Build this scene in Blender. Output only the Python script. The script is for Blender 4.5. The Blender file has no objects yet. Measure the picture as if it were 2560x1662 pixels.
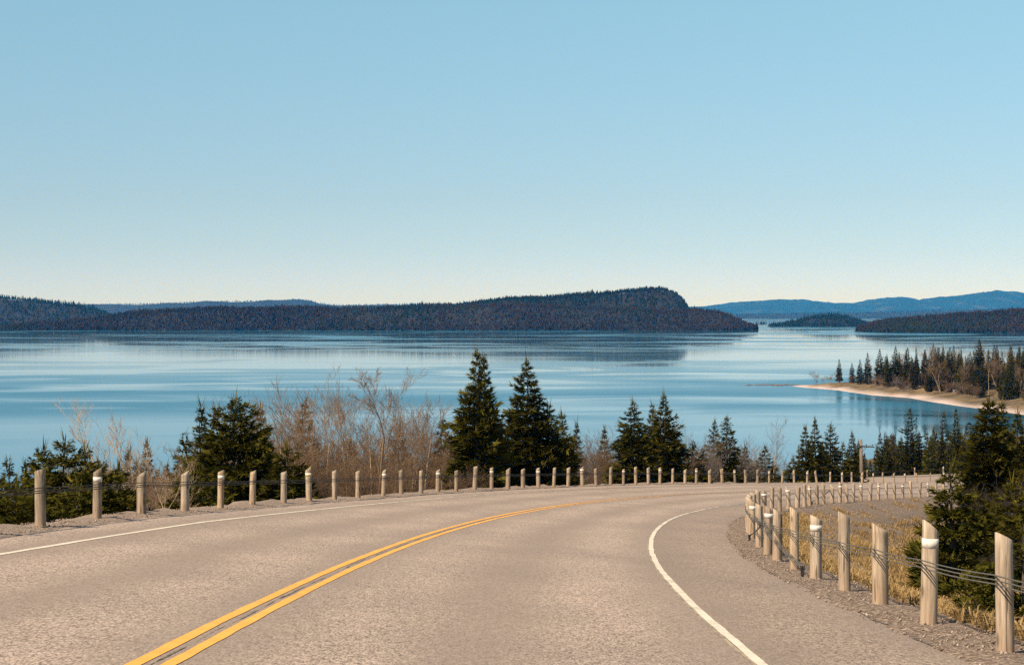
import bpy, math, random
import numpy as np
from math import radians, sin, cos, pi

# ------------------------------------------------------------------ camera, light, sky
scene = bpy.context.scene
COL = scene.collection
F_PX, U0, V0 = 4500.0, 1280.0, 785.0        # focal length and horizon of the 2560 px wide photograph
ZC = 23.0                                    # camera height above the lake (lake level is z = 0)

cam_data = bpy.data.cameras.new('camera')
cam_data.sensor_width = 36.0
cam_data.lens = 36.0 * F_PX / 2560.0
cam_data.shift_y = -(831.0 - V0) / 2560.0
cam_data.clip_start = 0.1
cam_data.clip_end = 80000.0
cam = bpy.data.objects.new('camera', cam_data)
cam.location = (0, 0, ZC)
cam.rotation_euler = (radians(90), 0, 0)
COL.objects.link(cam)
scene.camera = cam

SUN_EL, SUN_AZ = radians(46), radians(-132)   # azimuth measured from +Y towards +X
world = bpy.data.worlds.new('World')
scene.world = world
world.use_nodes = True
wn = world.node_tree
wn.nodes.clear()
sky = wn.nodes.new('ShaderNodeTexSky')
sky.sky_type = 'NISHITA'
sky.sun_disc = False
sky.sun_elevation = SUN_EL
sky.sun_rotation = SUN_AZ
sky.altitude = 200
sky.air_density = 0.6
sky.dust_density = 0.0
sky.ozone_density = 3.0
# the photograph's sky is flatter and more cyan than the model's: tone its lowest degrees down
tc = wn.nodes.new('ShaderNodeTexCoord'); sz_ = wn.nodes.new('ShaderNodeSeparateXYZ')
wn.links.new(tc.outputs['Generated'], sz_.inputs[0])
tone = wn.nodes.new('ShaderNodeValToRGB')
_st = [(0.0, (.69, .65, .72)), (.018, (.73, .65, .66)), (.036, (.74, .68, .62)), (.063, (.82, .76, .635)), (.168, (1.19, 1.25, .91)), (.30, (1.19, 1.25, .95))]
while len(tone.color_ramp.elements) < len(_st): tone.color_ramp.elements.new(.5)
for _e, (_p, _c) in zip(tone.color_ramp.elements, _st):
    _e.position = _p; _e.color = (_c[0] / 1.25, _c[1] / 1.25, _c[2] / 1.25, 1)
wn.links.new(sz_.outputs[2], tone.inputs[0])
hsv = wn.nodes.new('ShaderNodeMix'); hsv.data_type = 'RGBA'; hsv.blend_type = 'MULTIPLY'; hsv.inputs[0].default_value = 1.0
bg = wn.nodes.new('ShaderNodeBackground')
bg.inputs['Strength'].default_value = 0.117
wo = wn.nodes.new('ShaderNodeOutputWorld')
wn.links.new(sky.outputs[0], hsv.inputs[6])
wn.links.new(tone.outputs[0], hsv.inputs[7])
wn.links.new(hsv.outputs[2], bg.inputs['Color'])
wn.links.new(bg.outputs[0], wo.inputs['Surface'])

sun_data = bpy.data.lights.new('sun', 'SUN')
sun_data.energy = 4.8
sun_data.angle = radians(0.53)
sun_data.color = (1.0, 0.84, 0.66)
sun = bpy.data.objects.new('sun', sun_data)
_d = (sin(SUN_AZ) * cos(SUN_EL), cos(SUN_AZ) * cos(SUN_EL), sin(SUN_EL))
from mathutils import Vector
sun.rotation_euler = Vector(_d).to_track_quat('Z', 'Y').to_euler()
sun.location = (-60, -40, 90)
COL.objects.link(sun)

scene.view_settings.view_transform = 'Standard'
scene.view_settings.look = 'None'
scene.view_settings.gamma = 1.0
scene.view_settings.exposure = 0.70
scene.cycles.use_denoising = False
scene.cycles.max_bounces = 6
scene.cycles.diffuse_bounces = 2
scene.cycles.glossy_bounces = 2
scene.cycles.transmission_bounces = 2
scene.cycles.transparent_max_bounces = 4
scene.cycles.volume_bounces = 0
scene.cycles.caustics_reflective = False
scene.cycles.caustics_refractive = False

# ------------------------------------------------------------------ helpers
def set_props(o, label=None, cat=None, group=None, kind=None):
    if label: o['label'] = label
    if cat: o['category'] = cat
    if group: o['group'] = group
    if kind: o['kind'] = kind
    return o

def link(o, parent=None):
    COL.objects.link(o)
    if parent is not None:
        o.parent = parent
    return o

def mesh_np(name, V, F, m=None, smooth=False, attrs=None):
    """one mesh from a vertex array and one or more uniform face arrays"""
    me = bpy.data.meshes.new(name)
    V = np.asarray(V, np.float32)
    Fs = F if isinstance(F, list) else [F]
    Fs = [np.asarray(f, np.int32) for f in Fs if len(f)]
    me.vertices.add(len(V))
    me.vertices.foreach_set('co', V.ravel())
    nl = sum(f.size for f in Fs); nf = sum(len(f) for f in Fs)
    me.loops.add(nl); me.polygons.add(nf)
    me.loops.foreach_set('vertex_index', np.concatenate([f.ravel() for f in Fs]))
    starts, off = [], 0
    for f in Fs:
        starts.append(off + np.arange(len(f)) * f.shape[1]); off += f.size
    me.polygons.foreach_set('loop_start', np.concatenate(starts).astype(np.int32))
    if smooth:
        me.polygons.foreach_set('use_smooth', np.ones(nf, bool))
    for k, a in (attrs or {}).items():
        at = me.attributes.new(k, 'FLOAT', 'POINT')
        at.data.foreach_set('value', np.asarray(a, np.float32))
    me.update(calc_edges=True)
    if m is not None:
        me.materials.append(m)
    return me

def obj(name, me, parent=None, loc=None):
    o = bpy.data.objects.new(name, me)
    if loc is not None: o.location = loc
    return link(o, parent)

def empty(name, loc=(0, 0, 0)):
    o = bpy.data.objects.new(name, None)
    o.location = loc
    o.empty_display_size = 0.3
    return link(o)

def grid_faces(nu, nv):
    i = np.arange(nu - 1)[:, None] * nv + np.arange(nv - 1)[None]
    i = i.ravel()
    return np.stack([i, i + nv, i + nv + 1, i + 1], 1)

def vnoise(x, y, seed=0):
    """smooth value noise, vectorised"""
    def hsh(i, j):
        n = (i * 374761393 + j * 668265263 + seed * 974711) & 0xffffffff
        n = ((n ^ (n >> 13)) * 1274126177) & 0xffffffff
        return ((n ^ (n >> 16)) & 0xffff) / 65535.0
    xi = np.floor(x).astype(np.int64); yi = np.floor(y).astype(np.int64)
    fx = x - xi; fy = y - yi
    fx = fx * fx * (3 - 2 * fx); fy = fy * fy * (3 - 2 * fy)
    a = hsh(xi, yi); b = hsh(xi + 1, yi); c = hsh(xi, yi + 1); d = hsh(xi + 1, yi + 1)
    return (a * (1 - fx) + b * fx) * (1 - fy) + (c * (1 - fx) + d * fx) * fy - 0.5

def fbm(x, y, seed=0, n=4):
    r = 0
    for k in range(n):
        r = r + vnoise(x * 2 ** k, y * 2 ** k, seed + k) / 2 ** k
    return r

# ------------------------------------------------------------------ materials
def new_mat(name):
    m = bpy.data.materials.new(name); m.use_nodes = True
    nt = m.node_tree
    b = nt.nodes['Principled BSDF']
    return m, nt, b

def nd(nt, kind, **kw):
    n = nt.nodes.new(kind)
    for k, v in kw.items():
        if k in n.inputs: n.inputs[k].default_value = v
        else: setattr(n, k, v)
    return n

def ramp(nt, fac, stops):
    r = nt.nodes.new('ShaderNodeValToRGB')
    e = r.color_ramp.elements
    while len(e) < len(stops): e.new(0.5)
    for i, (p, c) in enumerate(stops):
        e[i].position = p; e[i].color = (c[0], c[1], c[2], 1)
    nt.links.new(fac, r.inputs[0])
    return r.outputs[0]

def pos(nt, scale=(1, 1, 1), obj_space=False):
    if obj_space:
        t = nt.nodes.new('ShaderNodeTexCoord').outputs['Object']
    else:
        t = nt.nodes.new('ShaderNodeNewGeometry').outputs['Position']
    mp = nt.nodes.new('ShaderNodeMapping')
    mp.inputs['Scale'].default_value = scale
    nt.links.new(t, mp.inputs['Vector'])
    return mp.outputs[0]

def noise(nt, vec, scale, detail=3, rough=0.55, dist=0.0):
    n = nd(nt, 'ShaderNodeTexNoise', Scale=scale, Detail=detail, Roughness=rough, Distortion=dist)
    nt.links.new(vec, n.inputs['Vector'])
    return n.outputs['Fac']

def attr(nt, name):
    a = nt.nodes.new('ShaderNodeAttribute'); a.attribute_name = name
    return a.outputs['Fac']

def mix(nt, fac, a, b, blend='MIX'):
    m = nt.nodes.new('ShaderNodeMix'); m.data_type = 'RGBA'; m.blend_type = blend
    for s, v in ((0, fac), (6, a), (7, b)):
        if hasattr(v, 'is_output'): nt.links.new(v, m.inputs[s])
        elif s == 0: m.inputs[0].default_value = v
        else: m.inputs[s].default_value = (v[0], v[1], v[2], 1)
    return m.outputs[2]

def math_(nt, op, a, b=0.0, clamp=False):
    m = nt.nodes.new('ShaderNodeMath'); m.operation = op; m.use_clamp = clamp
    for i, v in enumerate((a, b)):
        if hasattr(v, 'is_output'): nt.links.new(v, m.inputs[i])
        else: m.inputs[i].default_value = v
    return m.outputs[0]

def bump(nt, b, h, strength=0.5, dist=0.01):
    n = nd(nt, 'ShaderNodeBump', Strength=strength, Distance=dist)
    nt.links.new(h, n.inputs['Height'])
    nt.links.new(n.outputs[0], b.inputs['Normal'])

M = {}

def mat_asphalt():
    m, nt, b = new_mat('asphalt')
    p = pos(nt)
    pl = pos(nt, (1.0, 0.30, 1.0))
    fine = noise(nt, pl, 62, 3, 0.75)
    mid = noise(nt, pl, 24, 3, 0.7)
    big = noise(nt, p, 0.35, 4, 0.6)
    t = attr(nt, 'lat')
    c = ramp(nt, fine, [(0.37, (0.052, 0.039, 0.031)), (0.46, (0.268, 0.206, 0.160)), (0.54, (0.405, 0.315, 0.248)), (0.64, (0.66, 0.54, 0.45))])
    c = mix(nt, 0.32, c, ramp(nt, mid, [(0.36, (0.06, 0.045, 0.034)), (0.47, (0.310, 0.240, 0.188)), (0.55, (0.415, 0.327, 0.258)), (0.66, (0.62, 0.50, 0.41))]))
    c = mix(nt, 0.7, c, ramp(nt, big, [(0.3, (0.82, 0.80, 0.79)), (0.7, (1.14, 1.10, 1.05))]), 'MULTIPLY')
    c = mix(nt, ramp(nt, math_(nt, 'DIVIDE', t, 6.0), [(.615, (0, 0, 0)), (.64, (1, 1, 1))]), c, mix(nt, 1.0, c, (.80, .79, .77), 'MULTIPLY'))
    patch = noise(nt, pos(nt, (.8, .16, .8)), 1.0, 4, .6, .4)
    c = mix(nt, .5, c, ramp(nt, patch, [(.32, (.84, .83, .83)), (.5, (1, 1, 1)), (.68, (1.10, 1.09, 1.08))]), 'MULTIPLY')
    # wheel paths polished a little darker, wandering edges
    wob = noise(nt, pos(nt, (0.25, 0.25, 0.25)), 1.0, 2)
    tt = math_(nt, 'ADD', t, math_(nt, 'MULTIPLY', math_(nt, 'SUBTRACT', wob, 0.5), 0.8))
    wv = math_(nt, 'COSINE', math_(nt, 'MULTIPLY', tt, 2 * pi / 1.87))
    c = mix(nt, math_(nt, 'ADD', math_(nt, 'MULTIPLY', wv, 0.34), 0.30), c, (0.235, 0.180, 0.138))
    nt.links.new(c, b.inputs['Base Color'])
    b.inputs['Roughness'].default_value = 0.88
    b.inputs['Specular IOR Level'].default_value = 0.35
    bump(nt, b, fine, 0.55, 0.006)
    return m

def mat_paint(name, col, col2, wear):
    m, nt, b = new_mat(name)
    p = pos(nt)
    n1 = noise(nt, p, 34, 4, 0.75)
    n2 = noise(nt, p, 2.2, 4, 0.65)
    c = ramp(nt, n2, [(0.3, col2), (0.65, col)])
    w = math_(nt, 'ADD', math_(nt, 'MULTIPLY', n1, 0.75), math_(nt, 'MULTIPLY', n2, 0.35))
    w = math_(nt, 'SUBTRACT', w, math_(nt, 'MULTIPLY', attr(nt, 'wear'), 0.30))
    k = ramp(nt, w, [(wear, (1, 1, 1)), (wear + 0.06, (0, 0, 0))])
    c = mix(nt, k, c, (0.17, 0.14, 0.12))
    nt.links.new(c, b.inputs['Base Color'])
    b.inputs['Roughness'].default_value = 0.7
    bump(nt, b, n1, 0.4, 0.004)
    return m

def mat_simple(name, stops, scale=3.0, rough=0.85, obj_space=False, vscale=(1, 1, 1), bmp=0.0, bdist=0.01, detail=4):
    m, nt, b = new_mat(name)
    n = noise(nt, pos(nt, vscale, obj_space), scale, detail, 0.6)
    nt.links.new(ramp(nt, n, stops), b.inputs['Base Color'])
    b.inputs['Roughness'].default_value = rough
    b.inputs['Specular IOR Level'].default_value = 0.3
    if bmp: bump(nt, b, n, bmp, bdist)
    return m

def mat_foliage(name, dark, lite, tip=None, transl=0.25):
    m, nt, b = new_mat(name)
    v = attr(nt, 'var')
    c = ramp(nt, v, [(0.0, dark), (0.75, lite), (1.0, tip or lite)])
    oi = nt.nodes.new('ShaderNodeObjectInfo')
    h = nt.nodes.new('ShaderNodeHueSaturation')
    nt.links.new(c, h.inputs['Color'])
    nt.links.new(math_(nt, 'ADD', math_(nt, 'MULTIPLY', oi.outputs['Random'], 0.5), 0.75), h.inputs['Value'])
    c = h.outputs[0]
    d = nt.nodes.new('ShaderNodeBsdfDiffuse'); tr = nt.nodes.new('ShaderNodeBsdfTranslucent')
    nt.links.new(c, d.inputs[0]); nt.links.new(c, tr.inputs[0])
    mx = nt.nodes.new('ShaderNodeMixShader'); mx.inputs[0].default_value = transl
    nt.links.new(d.outputs[0], mx.inputs[1]); nt.links.new(tr.outputs[0], mx.inputs[2])
    nt.links.new(mx.outputs[0], nt.nodes['Material Output'].inputs['Surface'])
    return m

def mat_post():
    m, nt, b = new_mat('weathered_wood')
    p = pos(nt, (1, 1, 0.07), True)
    oi = nt.nodes.new('ShaderNodeObjectInfo')
    off = nt.nodes.new('ShaderNodeVectorMath'); off.operation = 'ADD'
    sc = nt.nodes.new('ShaderNodeVectorMath'); sc.operation = 'SCALE'
    cmb = nt.nodes.new('ShaderNodeCombineXYZ')
    for i in range(3): nt.links.new(oi.outputs['Random'], cmb.inputs[i])
    nt.links.new(cmb.outputs[0], sc.inputs[0]); sc.inputs['Scale'].default_value = 40
    nt.links.new(p, off.inputs[0]); nt.links.new(sc.outputs[0], off.inputs[1])
    grain = noise(nt, off.outputs[0], 38, 4, 0.7)
    checks = noise(nt, off.outputs[0], 22, 2, 0.5, 0.3)
    p2 = pos(nt, (1, 1, 0.5), True)
    off2 = nt.nodes.new('ShaderNodeVectorMath'); off2.operation = 'ADD'
    nt.links.new(p2, off2.inputs[0]); nt.links.new(sc.outputs[0], off2.inputs[1])
    blot = noise(nt, off2.outputs[0], 5, 3)
    knot = nd(nt, 'ShaderNodeTexVoronoi', Scale=4.2); nt.links.new(off2.outputs[0], knot.inputs['Vector'])
    c = ramp(nt, grain, [(0.34, (0.10, 0.074, 0.050)), (0.44, (0.27, 0.212, 0.150)), (0.54, (0.40, 0.325, 0.240)), (0.66, (0.58, 0.49, 0.38))])
    c = mix(nt, 0.38, c, ramp(nt, blot, [(0.34, (0.19, 0.145, 0.100)), (0.66, (0.47, 0.395, 0.305))]))
    tint = ramp(nt, oi.outputs['Random'], [(0.0, (0.72, 0.68, 0.64)), (0.35, (0.95, 0.90, 0.86)), (.65, (1.0, 0.99, 1.0)), (1.0, (1.15, 1.02, 0.86))])
    c = mix(nt, 1.0, c, tint, 'MULTIPLY')
    # lower part stained by soil splash
    sx = nt.nodes.new('ShaderNodeSeparateXYZ')
    nt.links.new(nt.nodes.new('ShaderNodeTexCoord').outputs['Object'], sx.inputs[0])
    low = ramp(nt, math_(nt, 'ADD', sx.outputs[2], math_(nt, 'MULTIPLY', blot, 0.25)), [(0.18, (1, 1, 1)), (0.55, (0, 0, 0))])
    c = mix(nt, math_(nt, 'MULTIPLY', low, 0.45), c, (0.34, 0.235, 0.15))
    ck = ramp(nt, checks, [(0.33, (1, 1, 1)), (0.365, (0, 0, 0))])
    c = mix(nt, math_(nt, 'MULTIPLY', ck, 0.8), c, (0.06, 0.045, 0.03))
    kk = ramp(nt, knot.outputs['Distance'], [(0.06, (1, 1, 1)), (0.13, (0, 0, 0))])
    c = mix(nt, math_(nt, 'MULTIPLY', kk, 0.7), c, (0.10, 0.07, 0.045))
    nt.links.new(c, b.inputs['Base Color'])
    b.inputs['Roughness'].default_value = 0.85
    b.inputs['Specular IOR Level'].default_value = 0.25
    bump(nt, b, math_(nt, 'SUBTRACT', grain, math_(nt, 'MULTIPLY', ck, 0.8)), 0.6, 0.004)
    return m

def mat_water():
    m, nt, b = new_mat('lake_water')
    # wind-ruffled patches: long soft belts across the lake, a few glassy streaks
    p1 = pos(nt, (0.0065, 0.0060, 1)); p2 = pos(nt, (0.0060, 0.0095, 1)); p3 = pos(nt, (0.0105, 0.017, 1))
    n1 = noise(nt, p1, 1.0, 3, 0.5, 0.4)
    n2 = noise(nt, p2, 1.0, 3, 0.5, 0.6)
    n3 = noise(nt, p3, 1.0, 2, 0.5, 0.9)
    g = nt.nodes.new('ShaderNodeNewGeometry'); sx = nt.nodes.new('ShaderNodeSeparateXYZ')
    nt.links.new(g.outputs['Position'], sx.inputs[0])
    yy = math_(nt, 'ADD', sx.outputs[1], math_(nt, 'MULTIPLY', math_(nt, 'SUBTRACT', n1, 0.5), 220))
    # breeze belts, metres from the near shore
    belt = ramp(nt, math_(nt, 'DIVIDE', yy, 3000.0), [
        (0.0, (.24,) * 3), (0.112, (.25,) * 3), (0.137, (.38,) * 3), (0.158, (.52,) * 3), (0.190, (.48,) * 3), (0.225, (.34,) * 3),
        (0.27, (.22,) * 3), (0.33, (.10,) * 3), (0.40, (.26,) * 3), (0.46, (.22,) * 3), (0.51, (.06,) * 3), (0.60, (.06,) * 3), (0.70, (.02,) * 3), (1.0, (.0,) * 3)])
    r = math_(nt, 'ADD', belt, math_(nt, 'MULTIPLY', math_(nt, 'SUBTRACT', n2, 0.5), ramp(nt, math_(nt, 'DIVIDE', yy, 3000.0), [(0.1, (.35,) * 3), (0.17, (.75,) * 3), (.27, (.6,) * 3), (0.36, (.2,) * 3), (0.5, (.1,) * 3)])), True)
    streak = ramp(nt, n3, [(0.50, (0,) * 3), (0.72, (1,) * 3)])
    r = math_(nt, 'SUBTRACT', r, math_(nt, 'MULTIPLY', streak, 0.42), True)
    # cat's-paws in front of the far shore
    paw = math_(nt, 'MULTIPLY', ramp(nt, noise(nt, pos(nt, (.0028, .0060, 1)), 1.0, 4, .65, .6), [(0.42, (1,) * 3), (0.49, (0,) * 3)]), ramp(nt, math_(nt, 'DIVIDE', sx.outputs[1], 3000.0), [(0.43, (0,) * 3), (0.52, (.8,) * 3), (0.90, (.8,) * 3)]))
    r = math_(nt, 'ADD', r, math_(nt, 'MULTIPLY', paw, 0.55), True)
    rip = ramp(nt, r, [(0.12, (0.0,) * 3), (0.5, (0.5,) * 3), (0.95, (1.0,) * 3)])
    nt.links.new(math_(nt, 'ADD', math_(nt, 'MULTIPLY', rip, 0.40), 0.045), b.inputs['Roughness'])
    b.inputs['Base Color'].default_value = (0.005, 0.110, 0.190, 1)
    b.inputs['IOR'].default_value = 1.333
    b.inputs['Specular IOR Level'].default_value = 0.5
    w = noise(nt, pos(nt, (0.35, 0.9, 1)), 1.0, 3, 0.55, 0.3)
    bm = nd(nt, 'ShaderNodeBump', Distance=0.05)
    nt.links.new(math_(nt, 'MULTIPLY', rip, 0.35), bm.inputs['Strength'])
    nt.links.new(w, bm.inputs['Height'])
    nt.links.new(bm.outputs[0], b.inputs['Normal'])
    return m

def mat_ground():
    m, nt, b = new_mat('ground_cover')
    p = pos(nt)
    n = noise(nt, p, 1.2, 5, 0.65); f = noise(nt, p, 22, 3, 0.7)
    soil = ramp(nt, n, [(0.3, (0.045, 0.034, 0.022)), (0.5, (0.095, 0.072, 0.045)), (0.7, (0.16, 0.118, 0.065))])
    straw = ramp(nt, n, [(0.3, (0.13, 0.088, 0.042)), (0.7, (0.30, 0.205, 0.098))])
    grav = ramp(nt, f, [(0.3, (0.10, 0.074, 0.056)), (0.5, (0.19, 0.142, 0.108)), (0.7, (0.31, 0.24, 0.185))])
    grav = mix(nt, .55, grav, ramp(nt, noise(nt, p, 2.6, 4, .65), [(.3, (.075, .055, .042)), (.5, (.18, .135, .104)), (.7, (.30, .235, .18))]))
    sand = ramp(nt, n, [(0.3, (0.42, 0.325, 0.275)), (0.7, (0.58, 0.47, 0.41))])
    c = mix(nt, attr(nt, 'straw'), soil, straw)
    c = mix(nt, attr(nt, 'gravel'), c, grav)
    c = mix(nt, attr(nt, 'sand'), c, sand)
    nt.links.new(c, b.inputs['Base Color'])
    b.inputs['Roughness'].default_value = 0.95
    b.inputs['Specular IOR Level'].default_value = 0.15
    bump(nt, b, f, 0.8, 0.03)
    return m

M['asphalt'] = mat_asphalt()
M['white_paint'] = mat_paint('white_road_paint', (0.72, 0.64, 0.50), (0.58, 0.50, 0.38), 0.42)
M['old_paint'] = mat_paint('worn_old_paint', (0.42, 0.33, 0.20), (0.34, 0.27, 0.18), 0.50)
M['yellow_paint'] = mat_paint('yellow_road_paint', (0.82, 0.40, 0.06), (0.70, 0.33, 0.05), 0.39)
M['crack'] = mat_simple('crack_filler', [(0.4, (0.05, 0.038, 0.030)), (0.6, (0.22, 0.168, 0.128))], 12)
M['gravel'] = mat_simple('gravel', [(0.30, (0.06, 0.043, 0.031)), (0.45, (0.21, 0.155, 0.113)), (0.57, (0.30, 0.225, 0.168)), (0.72, (0.52, 0.42, 0.33))], 26, bmp=0.9, bdist=0.02)
M['gravel_dark'] = mat_simple('grey_gravel', [(0.33, (0.030, 0.021, 0.015)), (0.45, (0.145, 0.102, 0.070)), (0.55, (0.23, 0.165, 0.115)), (0.66, (0.50, 0.38, 0.28))], 24, bmp=0.9, bdist=0.02)
M['stone'] = mat_simple('loose_stone', [(0.3, (0.10, 0.075, 0.058)), (0.5, (0.24, 0.18, 0.138)), (0.75, (0.48, 0.39, 0.31))], 9)
M['post'] = mat_post()
M['band'] = mat_simple('white_reflective_band', [(0.33, (0.36, 0.31, 0.24)), (0.42, (0.60, 0.55, 0.47)), (0.7, (0.70, 0.65, 0.57))], 26, rough=0.5)
M['band_yellow'] = mat_simple('yellow_band', [(0.3, (0.72, 0.52, 0.06)), (0.7, (0.80, 0.60, 0.10))], 14, rough=0.5)
M['nail'] = mat_simple('rusty_nail', [(0.3, (0.10, 0.06, 0.04)), (0.7, (0.2, 0.15, 0.11))], 60)
M['cable'] = mat_simple('galvanised_cable', [(0.3, (0.06, 0.056, 0.046)), (0.7, (0.15, 0.138, 0.112))], 60, rough=0.55)
M['cable_dark'] = mat_simple('rusted_cable', [(0.3, (0.028, 0.018, 0.014)), (0.7, (0.06, 0.04, 0.03))], 60, rough=0.6)
M['iron'] = mat_simple('dark_iron', [(0.3, (0.015, 0.014, 0.013)), (0.7, (0.05, 0.045, 0.04))], 60, rough=0.5)
M['pole'] = mat_simple('pole_wood', [(0.3, (0.12, 0.09, 0.065)), (0.7, (0.24, 0.185, 0.135))], 14, vscale=(1, 1, 0.08), obj_space=True)
M['spruce'] = mat_foliage('spruce_needles', (0.020, 0.023, 0.004), (0.086, 0.076, 0.012), (0.155, 0.118, 0.022))
M['spruce_dark'] = mat_foliage('dark_spruce_needles', (0.022, 0.022, 0.004), (0.088, 0.075, 0.012), (0.150, 0.114, 0.020))
M['spruce_brown'] = mat_foliage('browned_spruce_needles', (0.030, 0.023, 0.009), (0.105, 0.078, 0.030), (0.17, 0.12, 0.05))
M['bark'] = mat_simple('spruce_bark', [(0.3, (0.05, 0.04, 0.03)), (0.7, (0.13, 0.105, 0.08))], 8, vscale=(1, 1, 0.3))
M['birch'] = mat_simple('pale_bark', [(0.3, (0.30, 0.21, 0.125)), (0.7, (0.50, 0.38, 0.25))], 5, vscale=(1, 1, 0.4))
M['twig'] = mat_simple('bare_twigs', [(0.3, (0.145, 0.090, 0.050)), (0.7, (0.275, 0.178, 0.102))], 3)
M['twig_red'] = mat_simple('reddish_bare_twigs', [(0.3, (0.095, 0.058, 0.032)), (0.7, (0.19, 0.120, 0.068))], 3)
M['twig_grey'] = mat_simple('grey_bare_twigs', [(0.3, (0.11, 0.085, 0.075)), (0.7, (0.21, 0.175, 0.155))], 3)
M['straw'] = mat_foliage('dry_grass_blades', (0.21, 0.128, 0.050), (0.44, 0.295, 0.125), (0.58, 0.42, 0.21), 0.3)
M['water'] = mat_water()
M['ground'] = mat_ground()

# ------------------------------------------------------------------ the road's line through the land
W = 3.75
FIT = [-2.0762, -1.1562, -0.8552, 0.0, 1.3896, 2.0532, 1.6093, 0.8165, 0.0516, 0.2943, 0.3673, 0.6478, 0.6857, -0.2467, 0.214,
       -8.5057, -8.4822, -8.5809, -8.1992, -8.0872, -8.4251, -8.8829, 2.9535, 4.2107, 5.8674, 3.9783, 3.2939, 2.7524, 2.5293]
_ks = np.array([0, 15, 30, 50, 75, 105, 150.])
S = np.arange(-60, 330.01, 0.25)
_k = np.interp(S, list(_ks) + [175, 200, 240], FIT[8:15] + [1.2, 1.6, 1.4]) * .01
_g = np.interp(S, list(_ks) + [200, 260], FIT[15:22] + [-3.0, -1.0]) * .01
BANK = np.interp(S, _ks, FIT[22:29]) * .01
def _cum(a): return np.concatenate([[0], np.cumsum((a[1:] + a[:-1]) / 2 * 0.25)])
TH = _cum(_k); CZ = _cum(_g)
_i0 = int(np.argmin(abs(S)))
TH += FIT[2] * .01 - TH[_i0]
CX = _cum(np.sin(TH)); CY = _cum(np.cos(TH))
CX += FIT[0] - CX[_i0]; CY += -CY[_i0]; CZ += FIT[1] - CZ[_i0] + ZC

def on_road(s, t, dz=0.0):
    s = np.asarray(s, float); t = np.asarray(t, float)
    cx = np.interp(s, S, CX); cy = np.interp(s, S, CY); cz = np.interp(s, S, CZ)
    th = np.interp(s, S, TH); bk = np.interp(s, S, BANK)
    tz = np.clip(t, -W - 2.2, W + 2.4)
    return np.stack([cx + t * np.cos(th), cy - t * np.sin(th), cz - tz * bk + dz], -1)

def nearest(x, y):
    """road station and offset of plan points"""
    x = np.atleast_1d(np.asarray(x, float)); y = np.atleast_1d(np.asarray(y, float))
    sub = slice(None, None, 4)
    cx, cy, th, ss = CX[sub], CY[sub], TH[sub], S[sub]
    so = np.empty(len(x)); to = np.empty(len(x))
    for a in range(0, len(x), 8000):
        xs = x[a:a + 8000]; ys = y[a:a + 8000]
        d = (xs[:, None] - cx[None]) ** 2 + (ys[:, None] - cy[None]) ** 2
        i = d.argmin(1)
        dx = xs - cx[i]; dy = ys - cy[i]
        so[a:a + 8000] = ss[i] + dx * np.sin(th[i]) + dy * np.cos(th[i])
        to[a:a + 8000] = dx * np.cos(th[i]) - dy * np.sin(th[i])
    return so, to

LAND = np.array([(-420, -200), (-320, 70), (-150, 112), (-60, 130), (0, 158), (20, 232), (62, 292), (100, 342), (114, 372), (117, 412),
                 (112.5, 446), (110, 470), (109, 495), (102, 510), (98, 545), (92, 562), (89, 574), (91, 578), (100, 582), (135, 606), (200, 640),
                 (300, 665), (620, 690), (620, -200)], float)
def shore_dist(x, y):
    x = np.atleast_1d(np.asarray(x, float)); y = np.atleast_1d(np.asarray(y, float))
    best = np.full(len(x), 1e9); inside = np.zeros(len(x), bool)
    for i in range(len(LAND)):
        a = LAND[i]; b = LAND[(i + 1) % len(LAND)]
        e = b - a
        t = np.clip(((x - a[0]) * e[0] + (y - a[1]) * e[1]) / (e @ e), 0, 1)
        best = np.minimum(best, np.hypot(x - a[0] - t * e[0], y - a[1] - t * e[1]))
        c = (a[1] > y) != (b[1] > y)
        with np.errstate(divide='ignore', invalid='ignore'):
            xx = a[0] + (y - a[1]) * e[0] / (e[1] if e[1] else 1e-9)
        inside ^= c & (x < xx)
    return np.where(inside, best, -best)

SIDE = np.array([(8, 166, 3.6), (25, 174, 5.2), (40, 181.5, 6.2), (56, 187, 6.3), (75, 190, 6.3), (110, 192, 6.4), (170, 190, 7.0)], float)  # a lower stretch of road
def side_dist(x, y):
    best = np.full(len(x), 1e9); z = np.zeros(len(x))
    for a, b in zip(SIDE[:-1], SIDE[1:]):
        e = b[:2] - a[:2]
        t = np.clip(((x - a[0]) * e[0] + (y - a[1]) * e[1]) / (e @ e), 0, 1)
        d = np.hypot(x - a[0] - t * e[0], y - a[1] - t * e[1])
        zz = a[2] + t * (b[2] - a[2])
        z = np.where(d < best, zz, z); best = np.minimum(best, d)
    return best, z

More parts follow.
